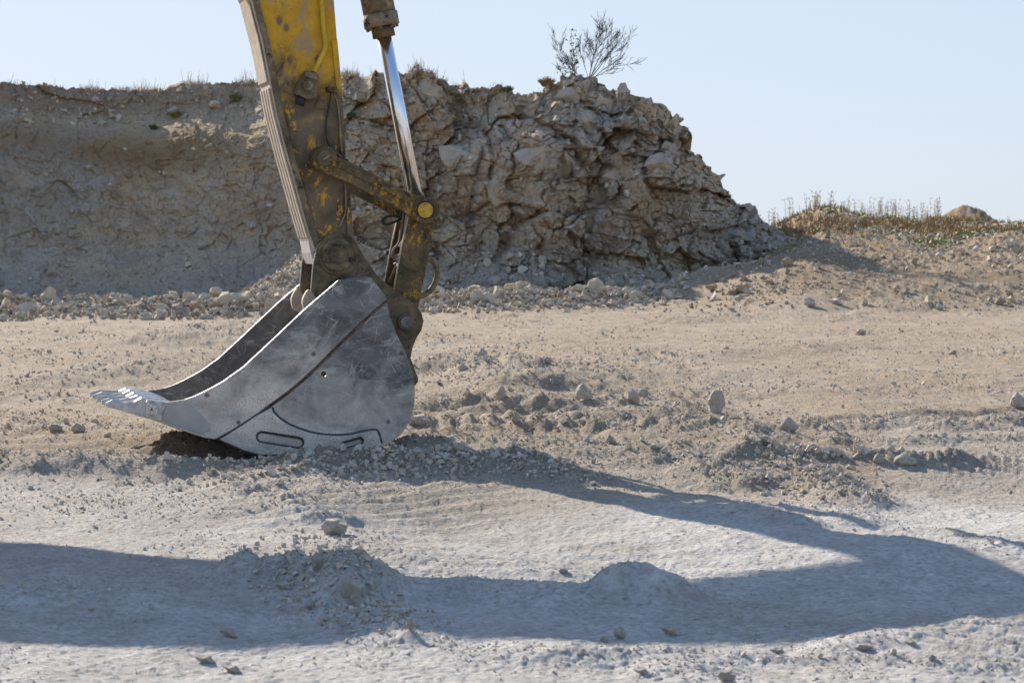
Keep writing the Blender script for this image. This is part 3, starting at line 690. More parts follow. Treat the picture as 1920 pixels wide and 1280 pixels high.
    scatter_mesh('talus', np.stack([X[ii, j], Y[ii, j]-s*.1, Z[ii, j]+s*.1], 1), s, 13, mat_talus, label='loose grey scree lying on the ledges and foot of the cliff', cat='scree')
def _mt():
    m = M('talus_material', .95, 0, .1); g = m.n.new('ShaderNodeNewGeometry')
    c = m.ramp(g.outputs['Random Per Island'], [(0, (.30, .24, .18)), (.4, (.46, .37, .27)), (.75, (.55, .46, .36)), (1, (.70, .61, .51))])
    m.col(c); m.bump([(m.noise(20, 6, .7), .03, .7)]); return m.m
mat_talus = _mt()
gravel()
# ---------------------------------------------------------------- excavator
YAW = R(14.2); ORG = Vector((-.703, 12.0, 0)); BW = 1.0
UV_ = Vector((math.cos(YAW), math.sin(YAW), 0)); WV = Vector((-math.sin(YAW), math.cos(YAW), 0))
EX = empty('excavator', ORG, YAW)
tag(EX, 'muddy yellow excavator resting its grey steel bucket on the quarry floor', 'excavator')
def loc(px, py, wd=0.0):                # point of the photograph -> (u, v) on the machine's plane at depth wd
    d = ray(px, py); C = Vector((0, 0, CAMH)); s = (wd-(C-ORG).dot(WV))/d.dot(WV); P = C+d*s-ORG
    return (P.dot(UV_), P.z)
def locs(pts, wd=0.0): return [loc(x, y, wd) for x, y in pts]
def finish(name, bm, mat, parent, bev=.003, smooth=False, seg=2):
    bmesh.ops.recalc_face_normals(bm, faces=bm.faces)
    me = bpy.data.meshes.new(name); bm.to_mesh(me); bm.free(); me.materials.append(mat)
    o = bpy.data.objects.new(name, me); link(o, parent)
    if smooth: me.polygons.foreach_set('use_smooth', [True]*len(me.polygons))
    if bev:
        b = o.modifiers.new('bevel', 'BEVEL'); b.width = bev; b.segments = seg; b.limit_method = 'ANGLE'; b.angle_limit = R(35); b.harden_normals = False
    return o
def add_prism(bm, loops, w0, w1):
    """loops: outer outline then holes, as (u, v) lists"""
    tris = geometry.tessellate_polygon([[Vector((u, v, 0)) for u, v in lp] for lp in loops])
    flat = [p for lp in loops for p in lp]
    a = [bm.verts.new((u, w0, v)) for u, v in flat]; b = [bm.verts.new((u, w1, v)) for u, v in flat]
    for t in tris:
        if len(set(t)) < 3: continue
        try:
            bm.faces.new([a[i] for i in t]); bm.faces.new([b[i] for i in reversed(t)])
        except ValueError: pass
    k = 0
    for lp in loops:
        n = len(lp)
        for i in range(n):
            j = (i+1) % n
            try: bm.faces.new([a[k+i], a[k+j], b[k+j], b[k+i]])
            except ValueError: pass
        k += n
def smooth_poly(pts, it=1, keep=()):
    for _ in range(it):
        out = []; n = len(pts)
        for i in range(n):
            p, q = pts[i], pts[(i+1) % n]
            out += [(p[0]*.75+q[0]*.25, p[1]*.75+q[1]*.25), (p[0]*.25+q[0]*.75, p[1]*.25+q[1]*.75)]
        pts = out
    return pts
def plate(name, pts, w0, w1, mat, parent, bev=.003, holes=(), px=True, sm=0):
    lp = locs(pts, w0) if px else pts
    if sm: lp = smooth_poly(lp, sm)
    hs = [locs(h, w0) if px else h for h in holes]
    bm = bmesh.new(); add_prism(bm, [lp]+hs, w0, w1); return finish(name, bm, mat, parent, bev)
def disc(name, c, r, w0, w1, mat, parent, n=32, bev=.003, px=True, ri=0):
    u, v = loc(c[0], c[1], w0) if px else c
    k = r if not px else (Vector(loc(c[0]+r, c[1], w0))-Vector((u, v))).length
    ring = [(u+k*math.cos(a*2*math.pi/n), v+k*math.sin(a*2*math.pi/n)) for a in range(n)]
    lps = [ring]
    if ri: lps.append([(u+k*ri*math.cos(a*2*math.pi/n), v+k*ri*math.sin(a*2*math.pi/n)) for a in range(n)])
    bm = bmesh.new(); add_prism(bm, lps, w0, w1); return finish(name, bm, mat, parent, bev)
def tube(name, pts, r, mat, parent, n=10, close=False, caps=True):
    """pts: (u, w, v) or world points; r a number or list"""
    P = [Vector(p) for p in pts]; bm = bmesh.new(); rings = []; m = len(P)
    up = None
    for i, p in enumerate(P):
        a = P[max(0, i-1)] if not close else P[i-1]; b = P[min(m-1, i+1)] if not close else P[(i+1) % m]
        t = (b-a).normalized()
        if up is None: up = Vector((0, 0, 1)) if abs(t.z) < .9 else Vector((1, 0, 0))
        s = t.cross(up).normalized(); up = s.cross(t).normalized()
        rr = r[i] if isinstance(r, (list, tuple)) else r
        rings.append([bm.verts.new(p+(s*math.cos(q*2*math.pi/n)+up*math.sin(q*2*math.pi/n))*rr) for q in range(n)])
    for i in range(m if close else m-1):
        A, B = rings[i], rings[(i+1) % m]
        for q in range(n): bm.faces.new([A[q], A[(q+1) % n], B[(q+1) % n], B[q]])
    if not close and caps: bm.faces.new(rings[0]); bm.faces.new(rings[-1][::-1])
    o = finish(name, bm, mat, parent, 0); 
    for pl in o.data.polygons: pl.use_smooth = len(pl.vertices) == 4
    return o
def spline(pts, k=6):
    P = [Vector(p) for p in pts]; out = []
    for i in range(len(P)-1):
        a, b, c, d = P[max(0, i-1)], P[i], P[i+1], P[min(len(P)-1, i+2)]
        for j in range(k):
            t = j/k; out.append(.5*((2*b)+(-a+c)*t+(2*a-5*b+4*c-d)*t*t+(-a+3*b-3*c+d)*t**3))
    return out+[P[-1]]
def P3(px, py, wd): u, v = loc(px, py, wd); return (u, wd, v)
# ---- bucket
BK = bpy.data.objects.new('bucket', None); link(BK, EX)
TOPE = [(308, 754), (327, 752), (346, 749), (363, 743), (380, 735.5), (400, 725), (421, 713), (456, 688), (504, 643.5), (572, 579), (634, 526)]
BACK = [(660, 520), (686, 517.5), (697, 521), (724, 557)]
HEEL = [(731, 593), (744, 627), (757, 652), (767, 678), (775, 706), (778, 727), (777.5, 754), (771, 785), (754, 812), (727, 834), (697, 847)]
BOT = [(607, 851), (487, 853), (456, 844), (430, 833), (406, 823), (383, 821), (358, 813), (332, 804), (300, 792), (276, 783)]
base_out = [(x_+1, y_+5) for x_, y_ in TOPE]+[(660, 525), (686, 522)]+BACK[2:]+HEEL+BOT
BK['label'] = 'scoured grey steel bucket with five worn teeth'
hole = [(607+5*math.cos(a*math.pi/6), 701+5.5*math.sin(a*math.pi/6)) for a in range(12)]
plate('side_plate', base_out, .050, .060, MSTR, BK, .002, [hole])
o = plate('side_plate', TOPE+BACK+HEEL+BOT, 0, .022, MSTI, BK, .003)
o.location.y = BW-.03
cut_in = [(724, 562), (690, 592), (624, 655), (594, 686), (566, 712), (536, 737), (504, 760), (478, 779), (452, 796), (428, 811), (406, 823)]
plate('side_cutter', TOPE+BACK[:-1]+[(724, 556)]+cut_in+BOT[5:], .026, .0495, MST, BK, .005)
tube('seam_shade_bead', [P3(x+1, y+1, .046) for x, y in cut_in[:7]], .009, MRUSTSH, BK, 8); tube('seam_shade_bead', [P3(x+1, y+1, .043) for x, y in cut_in[6:]], .012, MSHADE, BK, 8)  # beads painting the shadow line under the cutter, rusty in the upper run
def capsule(a, b, r, n=8):
    ax, ay = a; bx, by = b; th = math.atan2(by-ay, bx-ax); out = []
    for i in range(n+1): q = th+math.pi/2+math.pi*i/n; out.append((ax+r*math.cos(q), ay+r*math.sin(q)))
    for i in range(n+1): q = th-math.pi/2+math.pi*i/n; out.append((bx+r*math.cos(q), by+r*math.sin(q)))
    return out
wear = [(509, 764), (513, 774), (524, 785), (541, 796), (560, 804), (580, 811), (600, 815), (622, 817), (641, 817), (660, 815), (676, 811), (697, 807), (705, 807), (709, 812), (715, 833), (711, 840), (696, 846.5), (607, 850.5), (487, 852.5), (456, 843.5), (430, 832), (411, 824), (431, 812), (455, 796.5), (481, 779)]
plate('wear_plate', wear, .026, .0495, MST, BK, .006, [capsule((491, 819), (560, 830), 11), capsule((646, 835), (675, 826.5), 7.5)])
tube('seam_shade_bead', [P3(x, y, .045) for x, y in wear[:20]], .011, MSHADE, BK, 8)  # dark bead painting the shade along the wear plate's upper edge
for sl in (capsule((491, 819), (560, 830), 10), capsule((646, 835), (675, 826.5), 6.5)): tube('slot_shade_rim', [P3(x, y, .041) for x, y in sl], .0075, MSHADE, BK, 6, True)  # dark loop painting the shade inside each slot
# a worn patch plate at the front corner
plate('corner_patch', [(312, 760), (350, 755), (372, 772), (395, 795), (394, 806), (378, 814), (350, 806), (310, 792), (300, 786)], .019, .0255, mat_simple('polished_patch', (.40, .375, .35), .5, .3, .12, 9), BK, .003)
# shell: lip -> belly -> heel -> top, full width
def shell():
    path = [(276, 783), (300, 792), (332, 804), (383, 821), (430, 833), (456, 844), (487, 853), (607, 851), (697, 847), (727, 834), (754, 812), (771, 785), (777, 754), (777, 727), (774, 706), (766, 678), (756, 652), (744, 627), (731, 593), (724, 559), (697, 523), (686, 520), (650, 524), (628, 536)]
    P = locs(path, .03); n = len(P); bm = bmesh.new(); out_, inn = [], []
    for i, p in enumerate(P):
        a = Vector(P[max(0, i-1)]); b = Vector(P[min(n-1, i+1)]); t = (b-a).normalized(); nm = Vector((-t.y, t.x))
        th = .05 if i < 3 else .028
        q = Vector(p)+nm*.004; r_ = Vector(p)+nm*th
        out_.append([bm.verts.new((q.x, w_, q.y)) for w_ in (.0605, BW-.031)]); inn.append([bm.verts.new((r_.x, w_, r_.y)) for w_ in (.0605, BW-.031)])
    for i in range(n-1):
        for A in (out_, inn): bm.faces.new([A[i][0], A[i][1], A[i+1][1], A[i+1][0]])
    for i in (0, n-1): bm.faces.new([out_[i][0], out_[i][1], inn[i][1], inn[i][0]])
    return finish('shell', bm, MSTI, BK, 0, True)
shell()
# torque tube across the mouth's top and the lip
tube('torque_tube', [P3(652, 552, .05), (loc(652, 552, .05)[0], BW-.03, loc(652, 552, .05)[1])], .055, MST, BK, 20)
bm = bmesh.new(); add_prism(bm, [locs([(268, 777), (300, 757), (330, 762), (352, 775), (345, 800), (300, 790), (275, 782)], .02)], .0305, BW-.0305); finish('cutting_edge', bm, MWORN, BK, .006)
def tooth(i):
    wc = .055+i*(BW-.11)/4; rr = random.Random(i+40); wob = [rr.uniform(-.010, .010) for _ in range(8)]
    # centre line top and bottom in the machine plane, taken once on the near side
    top = [(198, 757), (212, 752.5), (232, 755), (252, 753), (266, 747), (280, 749), (304, 752)]
    bot = [(198, 764), (213, 766), (229, 771), (247, 776), (263, 781), (278, 785), (304, 790)]
    wid = [.016, .022, .026, .030, .044, .052, .052]
    bm = bmesh.new(); rings = []
    for k, (a, b, hw) in enumerate(zip(top, bot, wid)):
        ua, va = loc(*a, 0); ub, vb = loc(*b, 0)
        dz = wob[k]*.5 if k < 5 else 0; du = rr.uniform(-.012, .006) if k == 0 else 0
        m_ = (va+vb)/2
        rings.append([bm.verts.new(p) for p in ((ua+du, wc-hw, va+dz-.004), (ua+du, wc-hw*.5, va+dz+.004), (ua+du, wc+hw*.3, va+dz+.001), (ua+du, wc+hw, va+dz-.003), (ub+du, wc+hw, vb), (ub+du, wc-hw, vb))])
    for A, B in zip(rings[:-1], rings[1:]):
        for q in range(6): bm.faces.new([A[q], A[(q+1) % 6], B[(q+1) % 6], B[q]])
    bm.faces.new(rings[0]); bm.faces.new(rings[-1][::-1])
    finish('tooth', bm, MWORN, BK, .003)
    # the adapter tongue gripping the lip
    uu = [loc(*p, 0) for p in ((276, 750), (292, 750), (312, 754), (340, 764), (338, 772), (300, 778), (276, 778))]
    bm = bmesh.new(); add_prism(bm, [uu], wc-.032 if i else .031, wc+.035); finish('tooth_adapter', bm, MWORN, BK, .006)
for i in range(5): tooth(i)
plate('retainer_tab', [(273, 754), (276, 750), (283, 757), (296, 760), (296, 776), (292, 778), (281, 777), (279, 783), (274, 783)], -.022, -.006, MST, BK, .003)
disc('retainer_bolt', (284.5, 767), 4.2, -.030, -.0225, MST, BK, 16, .002)
disc('retainer_bolt', (284.5, 767), 2.2, -.032, -.0302, MMUDD, BK, 12, 0)
# ---- ears of the bucket
EAR = [(602, 454), (610, 445), (622, 439), (636, 436), (650, 439), (663, 448), (671, 461), (680, 476), (693, 496), (706, 514), (725, 532), (744, 546), (762, 559), (774, 568), (784, 577), (791, 588), (794.5, 602), (790.5, 619), (781, 634), (774, 651), (770, 671), (778, 692), (784, 709), (784, 716), (778, 723), (768, 700), (745, 640), (725, 590), (700, 560), (640, 560), (615, 575), (593, 559), (586, 549), (584, 540), (588, 495), (594, 465)]
W_E0, W_E1 = .30, .67
for k, we in enumerate((W_E0, W_E1)):
    lp = locs(EAR, W_E0)
    plate('bucket_ear', lp, we, we+.035, MMUDD, BK, .004, px=False)
    plate('ear_tip', locs([(584, 545), (593, 559), (600, 575), (588, 590), (572, 586), (566, 566), (571, 552), (578, 542)], W_E0), we-.004, we+.039, MCAKE, BK, .012, px=False, sm=2)
LIT = mat_simple('painted_sunlit_edge', (.55, .48, .38), .6, 0, .15, 30)  # pale tone standing in for sunlight on plate edges
for we in (W_E0, W_E1):                 # pale tube painting sunlight on the outer rim of each ear
    e = [(603, 455), (595, 466), (589, 495), (585, 540), (587, 549), (593, 558)]
    tube('ear_lit_rim', [(loc(a, b, W_E0)[0], we+.0175, loc(a, b, W_E0)[1]) for a, b in e], .006, LIT, BK, 6)
disc('pivot_boss', (635, 476), 39, W_E0-.012, W_E0-.001, MMUDD, BK, 40, .004)
disc('pivot_flange', (634, 477), 30, W_E0-.028, W_E0-.0125, MMUD, BK, 40, .004)
disc('pivot_pin', (635, 476), 16.5, W_E0-.048, W_E0-.0285, MMUDD, BK, 32, .005)
disc('retaining_ring', (635, 476), 18.6, W_E0-.036, W_E0-.0286, MMUD, BK, 32, .002, ri=.9)
for (a, b) in ((614, 489), (659, 486), (629, 467), (643, 484), (650, 462)):
    disc('flange_bolt_and_hole', (a, b), 4, W_E0-.040 if (a, b) == (614, 489) else W_E0-.0500, W_E0-.0287, MMUDD if (a, b) != (659, 486) else MRUB, BK, 10, .002)  # four bolts; the black disc paints the dark of an open hole
disc('link_pin', (762, 603.5), 15.5, W_E0-.022, W_E0-.0005, MMUDD, BK, 28, .004)
disc('link_pin_cap', (762, 603.5), 11, W_E0-.026, W_E0-.0225, MST, BK, 24, .003)
u0, v0 = loc(635, 476, W_E0); tube('pivot_shaft', [(u0, W_E0+.03, v0), (u0, W_E1, v0)], .05, MMUDD, BK, 20)
u0, v0 = loc(762, 603.5, W_E0); tube('link_shaft', [(u0, W_E0+.03, v0), (u0, W_E1, v0)], .04, MMUDD, BK, 20)
# ---- arm (stick)
AW0, AW1 = .345, .665
ARM = bpy.data.objects.new('arm', None); link(ARM, EX); ARM['label'] = 'arm with chipped yellow paint above and dark grease below'
right = [(662, 452), (655, 346), (649, 300), (640, 160), (632, 75), (626, 0)]
left_ = [(474, 5), (494, 82), (509, 160), (520, 215), (542, 300), (548, 320), (566, 386), (580, 436), (592, 470)]
sideP = locs([(590, 470), (606, 492), (650, 492), (664, 474)]+right, AW0)+[(-.25, 2.45), (-.34, 2.75), (-.48, 2.84), (-.66, 2.80), (-.72, 2.6)]+locs(left_[:-1], AW0)
plate('side_web', sideP, AW0, AW0+.014, MPAINT, ARM, .003, px=False)
plate('side_web', sideP, AW1-.014, AW1, MPAINT, ARM, .003, px=False)
def skin(name, pts, w0, w1, th, mat, px=True, sgn=1, bev=.003):
    P = locs(pts, AW0) if px else pts
    n = len(P); off = []
    for i, p in enumerate(P):
        a = Vector(P[max(0, i-1)]); b = Vector(P[min(n-1, i+1)]); t = (b-a).normalized(); off.append(tuple(Vector(p)+Vector((-t.y, t.x))*th*sgn))
    bm = bmesh.new(); add_prism(bm, [list(P)+off[::-1]], w0, w1); return finish(name, bm, mat, ARM, bev)
rb = locs([(664, 474)]+right, AW0)+[(-.25, 2.45), (-.34, 2.75)]
skin('back_plate', rb, AW0+.0145, AW1-.0145, .02, MPAINT, False, 1)
skin('back_flange', rb[1:6], AW0-.012, AW0-.0005, .030, MPAINT, False, 1)
lf = [(-.72, 2.6)]+locs(left_, AW0)
skin('front_plate', lf, AW0-.012, AW1+.004, .010, MCAKE, False, -1)
# dark edge strip along the near front corner
skin('corner_strip', locs([(466, -20)]+left_, AW0), AW0-.016, AW0-.001, .032, MMUD, False, 1)
# four wear bars along the lower front, a flat guard above
bars = locs([(510, 164), (520, 215), (542, 300), (548, 320), (566, 386), (579, 430), (584, 446)], AW0)
gap = (AW1-AW0+.02)/4
for i in range(4):
    w_ = AW0-.010+gap*(i+.5)
    P = [(u-.030, w_, v) for u, v in bars]
    bm = bmesh.new()
    add_prism(bm, [[(u-.010, v) for u, v in bars]+[(u-.020, v-.004) for u, v in bars[::-1]]], w_-.026, w_+.026); finish('wear_bar', bm, MCAKE, ARM, .006)
gu = locs([(472, 0), (493, 82), (508, 156)], AW0)
for i in range(1):
    bm = bmesh.new(); add_prism(bm, [[(-.725, 2.6)]+[(u-.010, v) for u, v in gu]+[(u-.020, v+.01) for u, v in gu[::-1]]+[(-.745, 2.6)]], AW0+.01, AW1); finish('guard_plate', bm, MCAKE, ARM, .006)
plate('front_cap', locs([(585, 442), (579, 444), (584, 474), (592, 497), (597, 488)], AW0), AW0+.03, AW1, MWORN, ARM, .006, px=False)
# fitting block, pipe, small clamp, hoses on the near web
def pxbox(name, quad, w0, w1, mat, parent, bev=.004): return plate(name, quad, w0, w1, mat, parent, bev)
pxbox('valve_block', [(575, 131), (600, 141), (594, 186), (578, 187), (553, 175), (565, 145)], AW0-.085, AW0-.0005, MMUD, ARM, .010)
disc('valve_cap', (578, 160), 9, AW0-.105, AW0-.0855, MBARREL, ARM, 20, .004); disc('valve_cap', (578, 160), 4, AW0-.112, AW0-.1055, MMUDD, ARM, 12, .002)
pxbox('valve_cover', [(573, 134), (592, 138), (596, 150), (583, 147), (572, 143)], AW0-.10, AW0-.086, MBARREL, ARM, .006)
tube('hose_fitting', [P3(566, 180, AW0-.05), P3(561, 197, AW0-.05)], [.024, .024], MRUB, ARM, 8)
tube('fitting_neck', [P3(572, 170, AW0-.05), P3(566, 184, AW0-.05)], [.018, .018], MMUD, ARM, 8)
tube('hydraulic_pipe', spline([P3(600, -60, AW0-.02), P3(603, 0, AW0-.02), P3(606, 50, AW0-.02), P3(610, 85, AW0-.02), P3(606, 100, AW0-.02), P3(597, 118, AW0-.025), P3(588, 136, AW0-.04)]), .013, MYEL, ARM, 10)
pxbox('pipe_bracket', [(613, 162), (633, 164), (634, 174), (614, 172)], AW0-.05, AW0-.0005, MMUD, ARM, .005)
for q in ((618, 164), (629, 165)): disc('bracket_bolt', q, 3.4, AW0-.058, AW0-.0505, MMUDD, ARM, 8, .001)
pxbox('weld_plate', [(590, 202), (597, 188), (612, 190), (615, 205), (600, 204)], AW0-.010, AW0-.0005, MMUD, ARM, .003)
tube('grease_line', spline([P3(626, 174, AW0-.02), P3(632, 190, AW0-.015), P3(636, 215, AW0-.012), P3(638, 250, AW0-.012), P3(641, 285, AW0-.014)]), .0045, MBARREL, ARM, 6)
tube('grease_line', spline([P3(620, 174, AW0-.02), P3(617, 200, AW0-.012), P3(612, 225, AW0-.01), P3(611, 250, AW0-.01), P3(616, 270, AW0-.02), P3(632, 290, AW0-.075), P3(652, 301, AW0-.10)]), .004, MRUB, ARM, 6)
tube('grease_line', spline([P3(647, 290, AW0-.012), P3(648, 350, AW0-.012), P3(648, 395, AW0-.012), P3(641, 415, AW0-.012), P3(634, 430, AW0-.012)]), .004, MBARREL, ARM, 6)
# ---- tipping links between arm and cylinder pin
LKA, LKB = (609, 297), (798, 394)
def link_bar(w0, w1, near):
    lk = bpy.data.objects.new('guide_link', None); link(lk, EX)
    ol = []
    ux, uy = LKB[0]-LKA[0], LKB[1]-LKA[1]; th = math.atan2(uy, ux)
    for i in range(15):
        q = th+math.pi*.5+math.radians(-8)+math.radians(196)*i/14; ol.append((LKA[0]+25*math.cos(q), LKA[1]+25*math.sin(q)))
    ol += [(650, 299), (673, 312), (720, 336), (773, 363)]
    for i in range(15):
        q = th-math.pi*.5+math.radians(-10)+math.radians(200)*i/14; ol.append((LKB[0]+24.5*math.cos(q), LKB[1]+24.5*math.sin(q)))
    ol += [(762, 399), (742, 386), (700, 365), (650, 340)]
    P = locs(ol, AW0-.09)
    bm = bmesh.new(); add_prism(bm, [P], w0, w1); finish('link_body', bm, MLINK, lk, .005)
    s = -1 if near else 1; wf = w0 if near else w1
    rib = locs([(640, 300), (700, 333), (775, 374), (772, 384), (700, 347), (634, 313)], AW0-.09)
    a, b = (wf-.009, wf-.0005) if near else (wf+.0005, wf+.009)
    bm = bmesh.new(); add_prism(bm, [rib], a, b); finish('link_rib', bm, MLINK, lk, .005)
    if near:
        disc('pin_boss', LKA, 23, wf-.012, wf-.0006, MLINK, lk, 32, .005); disc('pin_head', LKA, 14, wf-.022, wf-.0125, MMUDD, lk, 24, .004)
        tube('grease_nipple', [P3(606, 300, wf-.03), P3(616, 292, wf-.034)], .006, MBARREL, lk, 8)
        disc('pin_boss', LKB, 24, wf-.010, wf-.0006, MLINK, lk, 32, .005); disc('pin_recess', LKB, 16.5, wf-.013, wf-.0105, MRUB, lk, 28, 0)
        disc('pin_head', LKB, 14.2, wf-.030, wf-.0135, mat_simple('scuffed_yellow', (.50, .29, .03), .6, 0, .45, 26), lk, 28, .004)
link_bar(AW0-.075, AW0-.022, True); link_bar(AW1+.022, AW1+.075, False)
for c, r in ((LKA, .045), (LKB, .042)):
    u0, v0 = loc(*c, AW0-.09); tube('link_pin', [(u0, AW0-.021, v0), (u0, AW1+.021, v0)], r, MMUDD, EX, 20)
# ---- bucket link (H-link)
HL = bpy.data.objects.new('bucket_link', None); link(HL, EX)
hp = [(767, 405), (774, 392), (790, 380), (806, 384), (814, 400), (814, 421), (801, 493), (785, 575), (781, 612), (770, 622), (752, 620), (742, 606), (740, 545), (754, 466)]
HW0, HW1 = .355, .655
hpl = locs(hp, HW0)
for a in (HW0, HW1-.022): plate('link_plate', hpl, a, a+.022, MLINK, HL, .003, px=False)
bm = bmesh.new(); add_prism(bm, [locs([(800, 430), (811, 432), (801, 488), (788, 548), (776, 546), (790, 486)], HW0)], HW0+.0225, HW1-.0225); finish('cross_web', bm, MMUDD, HL, .003)
for a in (HW0, HW1-.022):
    tube('plate_lit_edge', [(loc(x, y, HW0)[0], a+.011, loc(x, y, HW0)[1]) for x, y in ((766.5, 408), (753.5, 466), (740, 543))], .006, LIT, HL, 6)  # pale tube painting the sunlit edge of each link plate
u0, v0 = loc(812, 505, .5)
hook = spline([P3(798, 486, .5), P3(811, 488, .5), P3(819, 503, .5), P3(819, 520, .5), P3(812, 538, .5), P3(799, 551, .5), P3(786, 556, .5)])
tube('lifting_eye', hook, .016, MBARREL, HL, 12)
tube('loose_hose', spline([P3(752, 408, .42), P3(738, 404, .42), P3(722, 408, .43), P3(717, 415, .44), P3(724, 421, .43), P3(740, 416, .42), P3(752, 410, .43)]), .007, MRUB, HL, 8)
tube('loose_hose', spline([P3(757, 400, .5), P3(752, 430, .48), P3(748, 455, .45), P3(738, 468, .44), P3(736, 482, .44), P3(746, 486, .44), P3(740, 505, .46), P3(730, 530, .5)]), .007, MBARREL, HL, 8)
tube('loose_hose', spline([P3(764, 400, .46), P3(760, 425, .44), P3(757, 450, .42), P3(748, 462, .40)]), .008, MCAKE, HL, 8)
for k, (yy, dx) in enumerate(((478, 0), (485, 0), (493, 0))):
    tube('hose_clip', [P3(739, yy+2, .43), P3(744, yy, .41), P3(749, yy+1, .39)], .006, MCAKE, HL, 6)
plate('clip_block', [(747, 476), (752, 476), (751, 500), (745, 500)], .372, .40, MCAKE, HL, .004)
# ---- bucket cylinder
CYL = bpy.data.objects.new('bucket_cylinder', None); link(CYL, EX)
WC = .505
a = Vector(P3(797, 392, WC)); m1 = Vector(P3(776, 357, WC)); m2 = Vector(P3(719.5, 66, WC))
ax = (m2-m1).normalized(); 
def along(t): return m1+ax*t
Lr = (m2-m1).length
tube('piston_rod', [along(-.06), along(Lr+.05)], .0385, MCHROME, CYL, 48)
tube('rod_eye', [along(-.135), along(-.03)], [.05, .05], MMUDD, CYL, 24)
u0, v0 = loc(797, 392, WC); tube('rod_bushing', [(u0, WC-.085, v0), (u0, WC+.085, v0)], .062, MMUDD, CYL, 24)
tube('gland', [along(Lr-.012), along(Lr+.045)], .060, MLINK, CYL, 36)
tube('cylinder_head', [along(Lr+.0455), along(Lr+.115)], .094, MBARREL, CYL, 40)
tube('barrel', [along(Lr+.1155), along(2.35)], .086, MBARREL, CYL, 40)
for k in range(8):
    q = k*math.pi/4+.3; s = ax.cross(Vector((0, 1, 0))).normalized(); p = along(Lr+.03)+s*.078*math.cos(q)+Vector((0, 1, 0))*.078*math.sin(q)
    tube('head_bolt', [p, p+ax*.014], .009, MMUD, CYL, 6)
# ---- the rest of the machine, out of the frame on the left; its shadow lies across the foreground
BM_ = bpy.data.objects.new('boom', None); link(BM_, EX)
boom = [(-.46, 2.82), (-.32, 2.66), (-.40, 2.42), (-1.0, 2.39), (-1.35, 2.43), (-1.9, 2.42), (-2.24, 2.28), (-2.51, 2.04), (-2.74, 1.78), (-2.95, 1.55), (-3.5, 1.32), (-5.2, 1.15), (-5.5, 1.3), (-5.3, 1.6), (-4.4, 2.25), (-3.7, 2.56), (-3.33, 2.66), (-2.7, 2.74), (-1.9, 2.82), (-1.3, 2.82), (-.9, 2.82)]
plate('boom_body', boom, .37, .64, MYEL, BM_, .01, px=False)
for wq in (.20, .81):
    tube('boom_cylinder', [(-5.9+.9, wq, .95), (-4.2, wq, 1.7)], .085, MYEL, BM_, 20); tube('boom_rod', [(-4.2, wq, 1.7), (-3.3, wq, 2.0)], .045, MCHROME, BM_, 20)
tube('arm_cylinder', [(-3.3, .505, 2.68), (-1.9, .505, 2.84)], .06, MYEL, BM_, 20); tube('arm_rod', [(-1.9, .505, 2.84), (-.62, .505, 2.80)], .035, MCHROME, BM_, 20)
HS = bpy.data.objects.new('upper_body', None); link(HS, EX)
plate('engine_house', [(-5.1, 1.0), (-5.1, 1.75), (-6.2, 1.95), (-8.0, 2.0), (-8.5, 1.85), (-8.6, 1.0)], -.55, 1.7, MYEL, HS, .05, px=False)
plate('counterweight', [(-8.0, 1.0), (-8.0, 1.9), (-8.8, 1.85), (-9.0, 1.5), (-8.9, .95)], -.7, 1.8, MBARREL, HS, .08, px=False)
plate('cab', [(-5.0, 1.02), (-4.85, 1.8), (-5.2, 2.75), (-6.4, 2.8), (-6.5, 1.02)], .72, 1.68, MYEL, HS, .05, px=False)
plate('cab_window', [(-5.05, 1.75), (-5.35, 2.6), (-6.25, 2.65), (-6.3, 1.75)], .715, 1.685, MGLASS, HS, .02, px=False)
UC = bpy.data.objects.new('undercarriage', None); link(UC, EX)
disc('slew_ring', (-7.0, .82), .1, .1, .2, MMUDD, UC, 12, 0, px=False)
for wq in (-.72, 1.42):
    plate('track', capsule((-8.5, .45), (-5.3, .45), .44, 12), wq, wq+.5, MMUDD, UC, .03, px=False)
    for k in range(5): disc('track_roller', (-8.2+k*.68, .35), .16, wq-.02, wq-.001, MMUD, UC, 16, .01, px=False)
plate('track_frame', [(-8.2, .3), (-8.2, .98), (-5.6, .98), (-5.6, .3)], -.2, 1.4, MMUDD, UC, .03, px=False)
# ---------------------------------------------------------------- plants
MBLK = mat_rock('block_limestone', (.40, .315, .23), (.62, .51, .39), (.56, .38, .20))
def ribbon_tubes(segs, name, mat, parent=None, n=4):
    """segs: list of (p0, p1, r0, r1) joined into one mesh"""
    V, Fc = [], []
    for p0, p1, r0, r1 in segs:
        p0, p1 = Vector(p0), Vector(p1); t = (p1-p0)
        if t.length < 1e-5: continue
        t.normalize(); s = t.cross(Vector((0, 0, 1)) if abs(t.z) < .9 else Vector((1, 0, 0))).normalized(); u = s.cross(t); b = len(V)
        for p, r in ((p0, r0), (p1, r1)):
            for q in range(n): V.append(p+(s*math.cos(q*2*math.pi/n)+u*math.sin(q*2*math.pi/n))*r)
        for q in range(n): Fc.append((b+q, b+(q+1) % n, b+n+(q+1) % n, b+n+q))
    return np_mesh(name, [v[:] for v in V], Fc, mat, True, None, parent)
def leaf_quads(name, P, s, mat, rr, parent=None):
    V, Fc = [], []
    for p in P:
        a = Vector((rr.gauss(0, 1), rr.gauss(0, 1), rr.gauss(0, 1))).normalized(); b = a.orthogonal().normalized(); k = s*rr.uniform(.6, 1.3); i = len(V)
        V += [p-a*k, p-b*k*.45, p+a*k, p+b*k*.45]; Fc.append((i, i+1, i+2, i+3))
    return np_mesh(name, [v[:] for v in V], Fc, mat, False, None, parent)
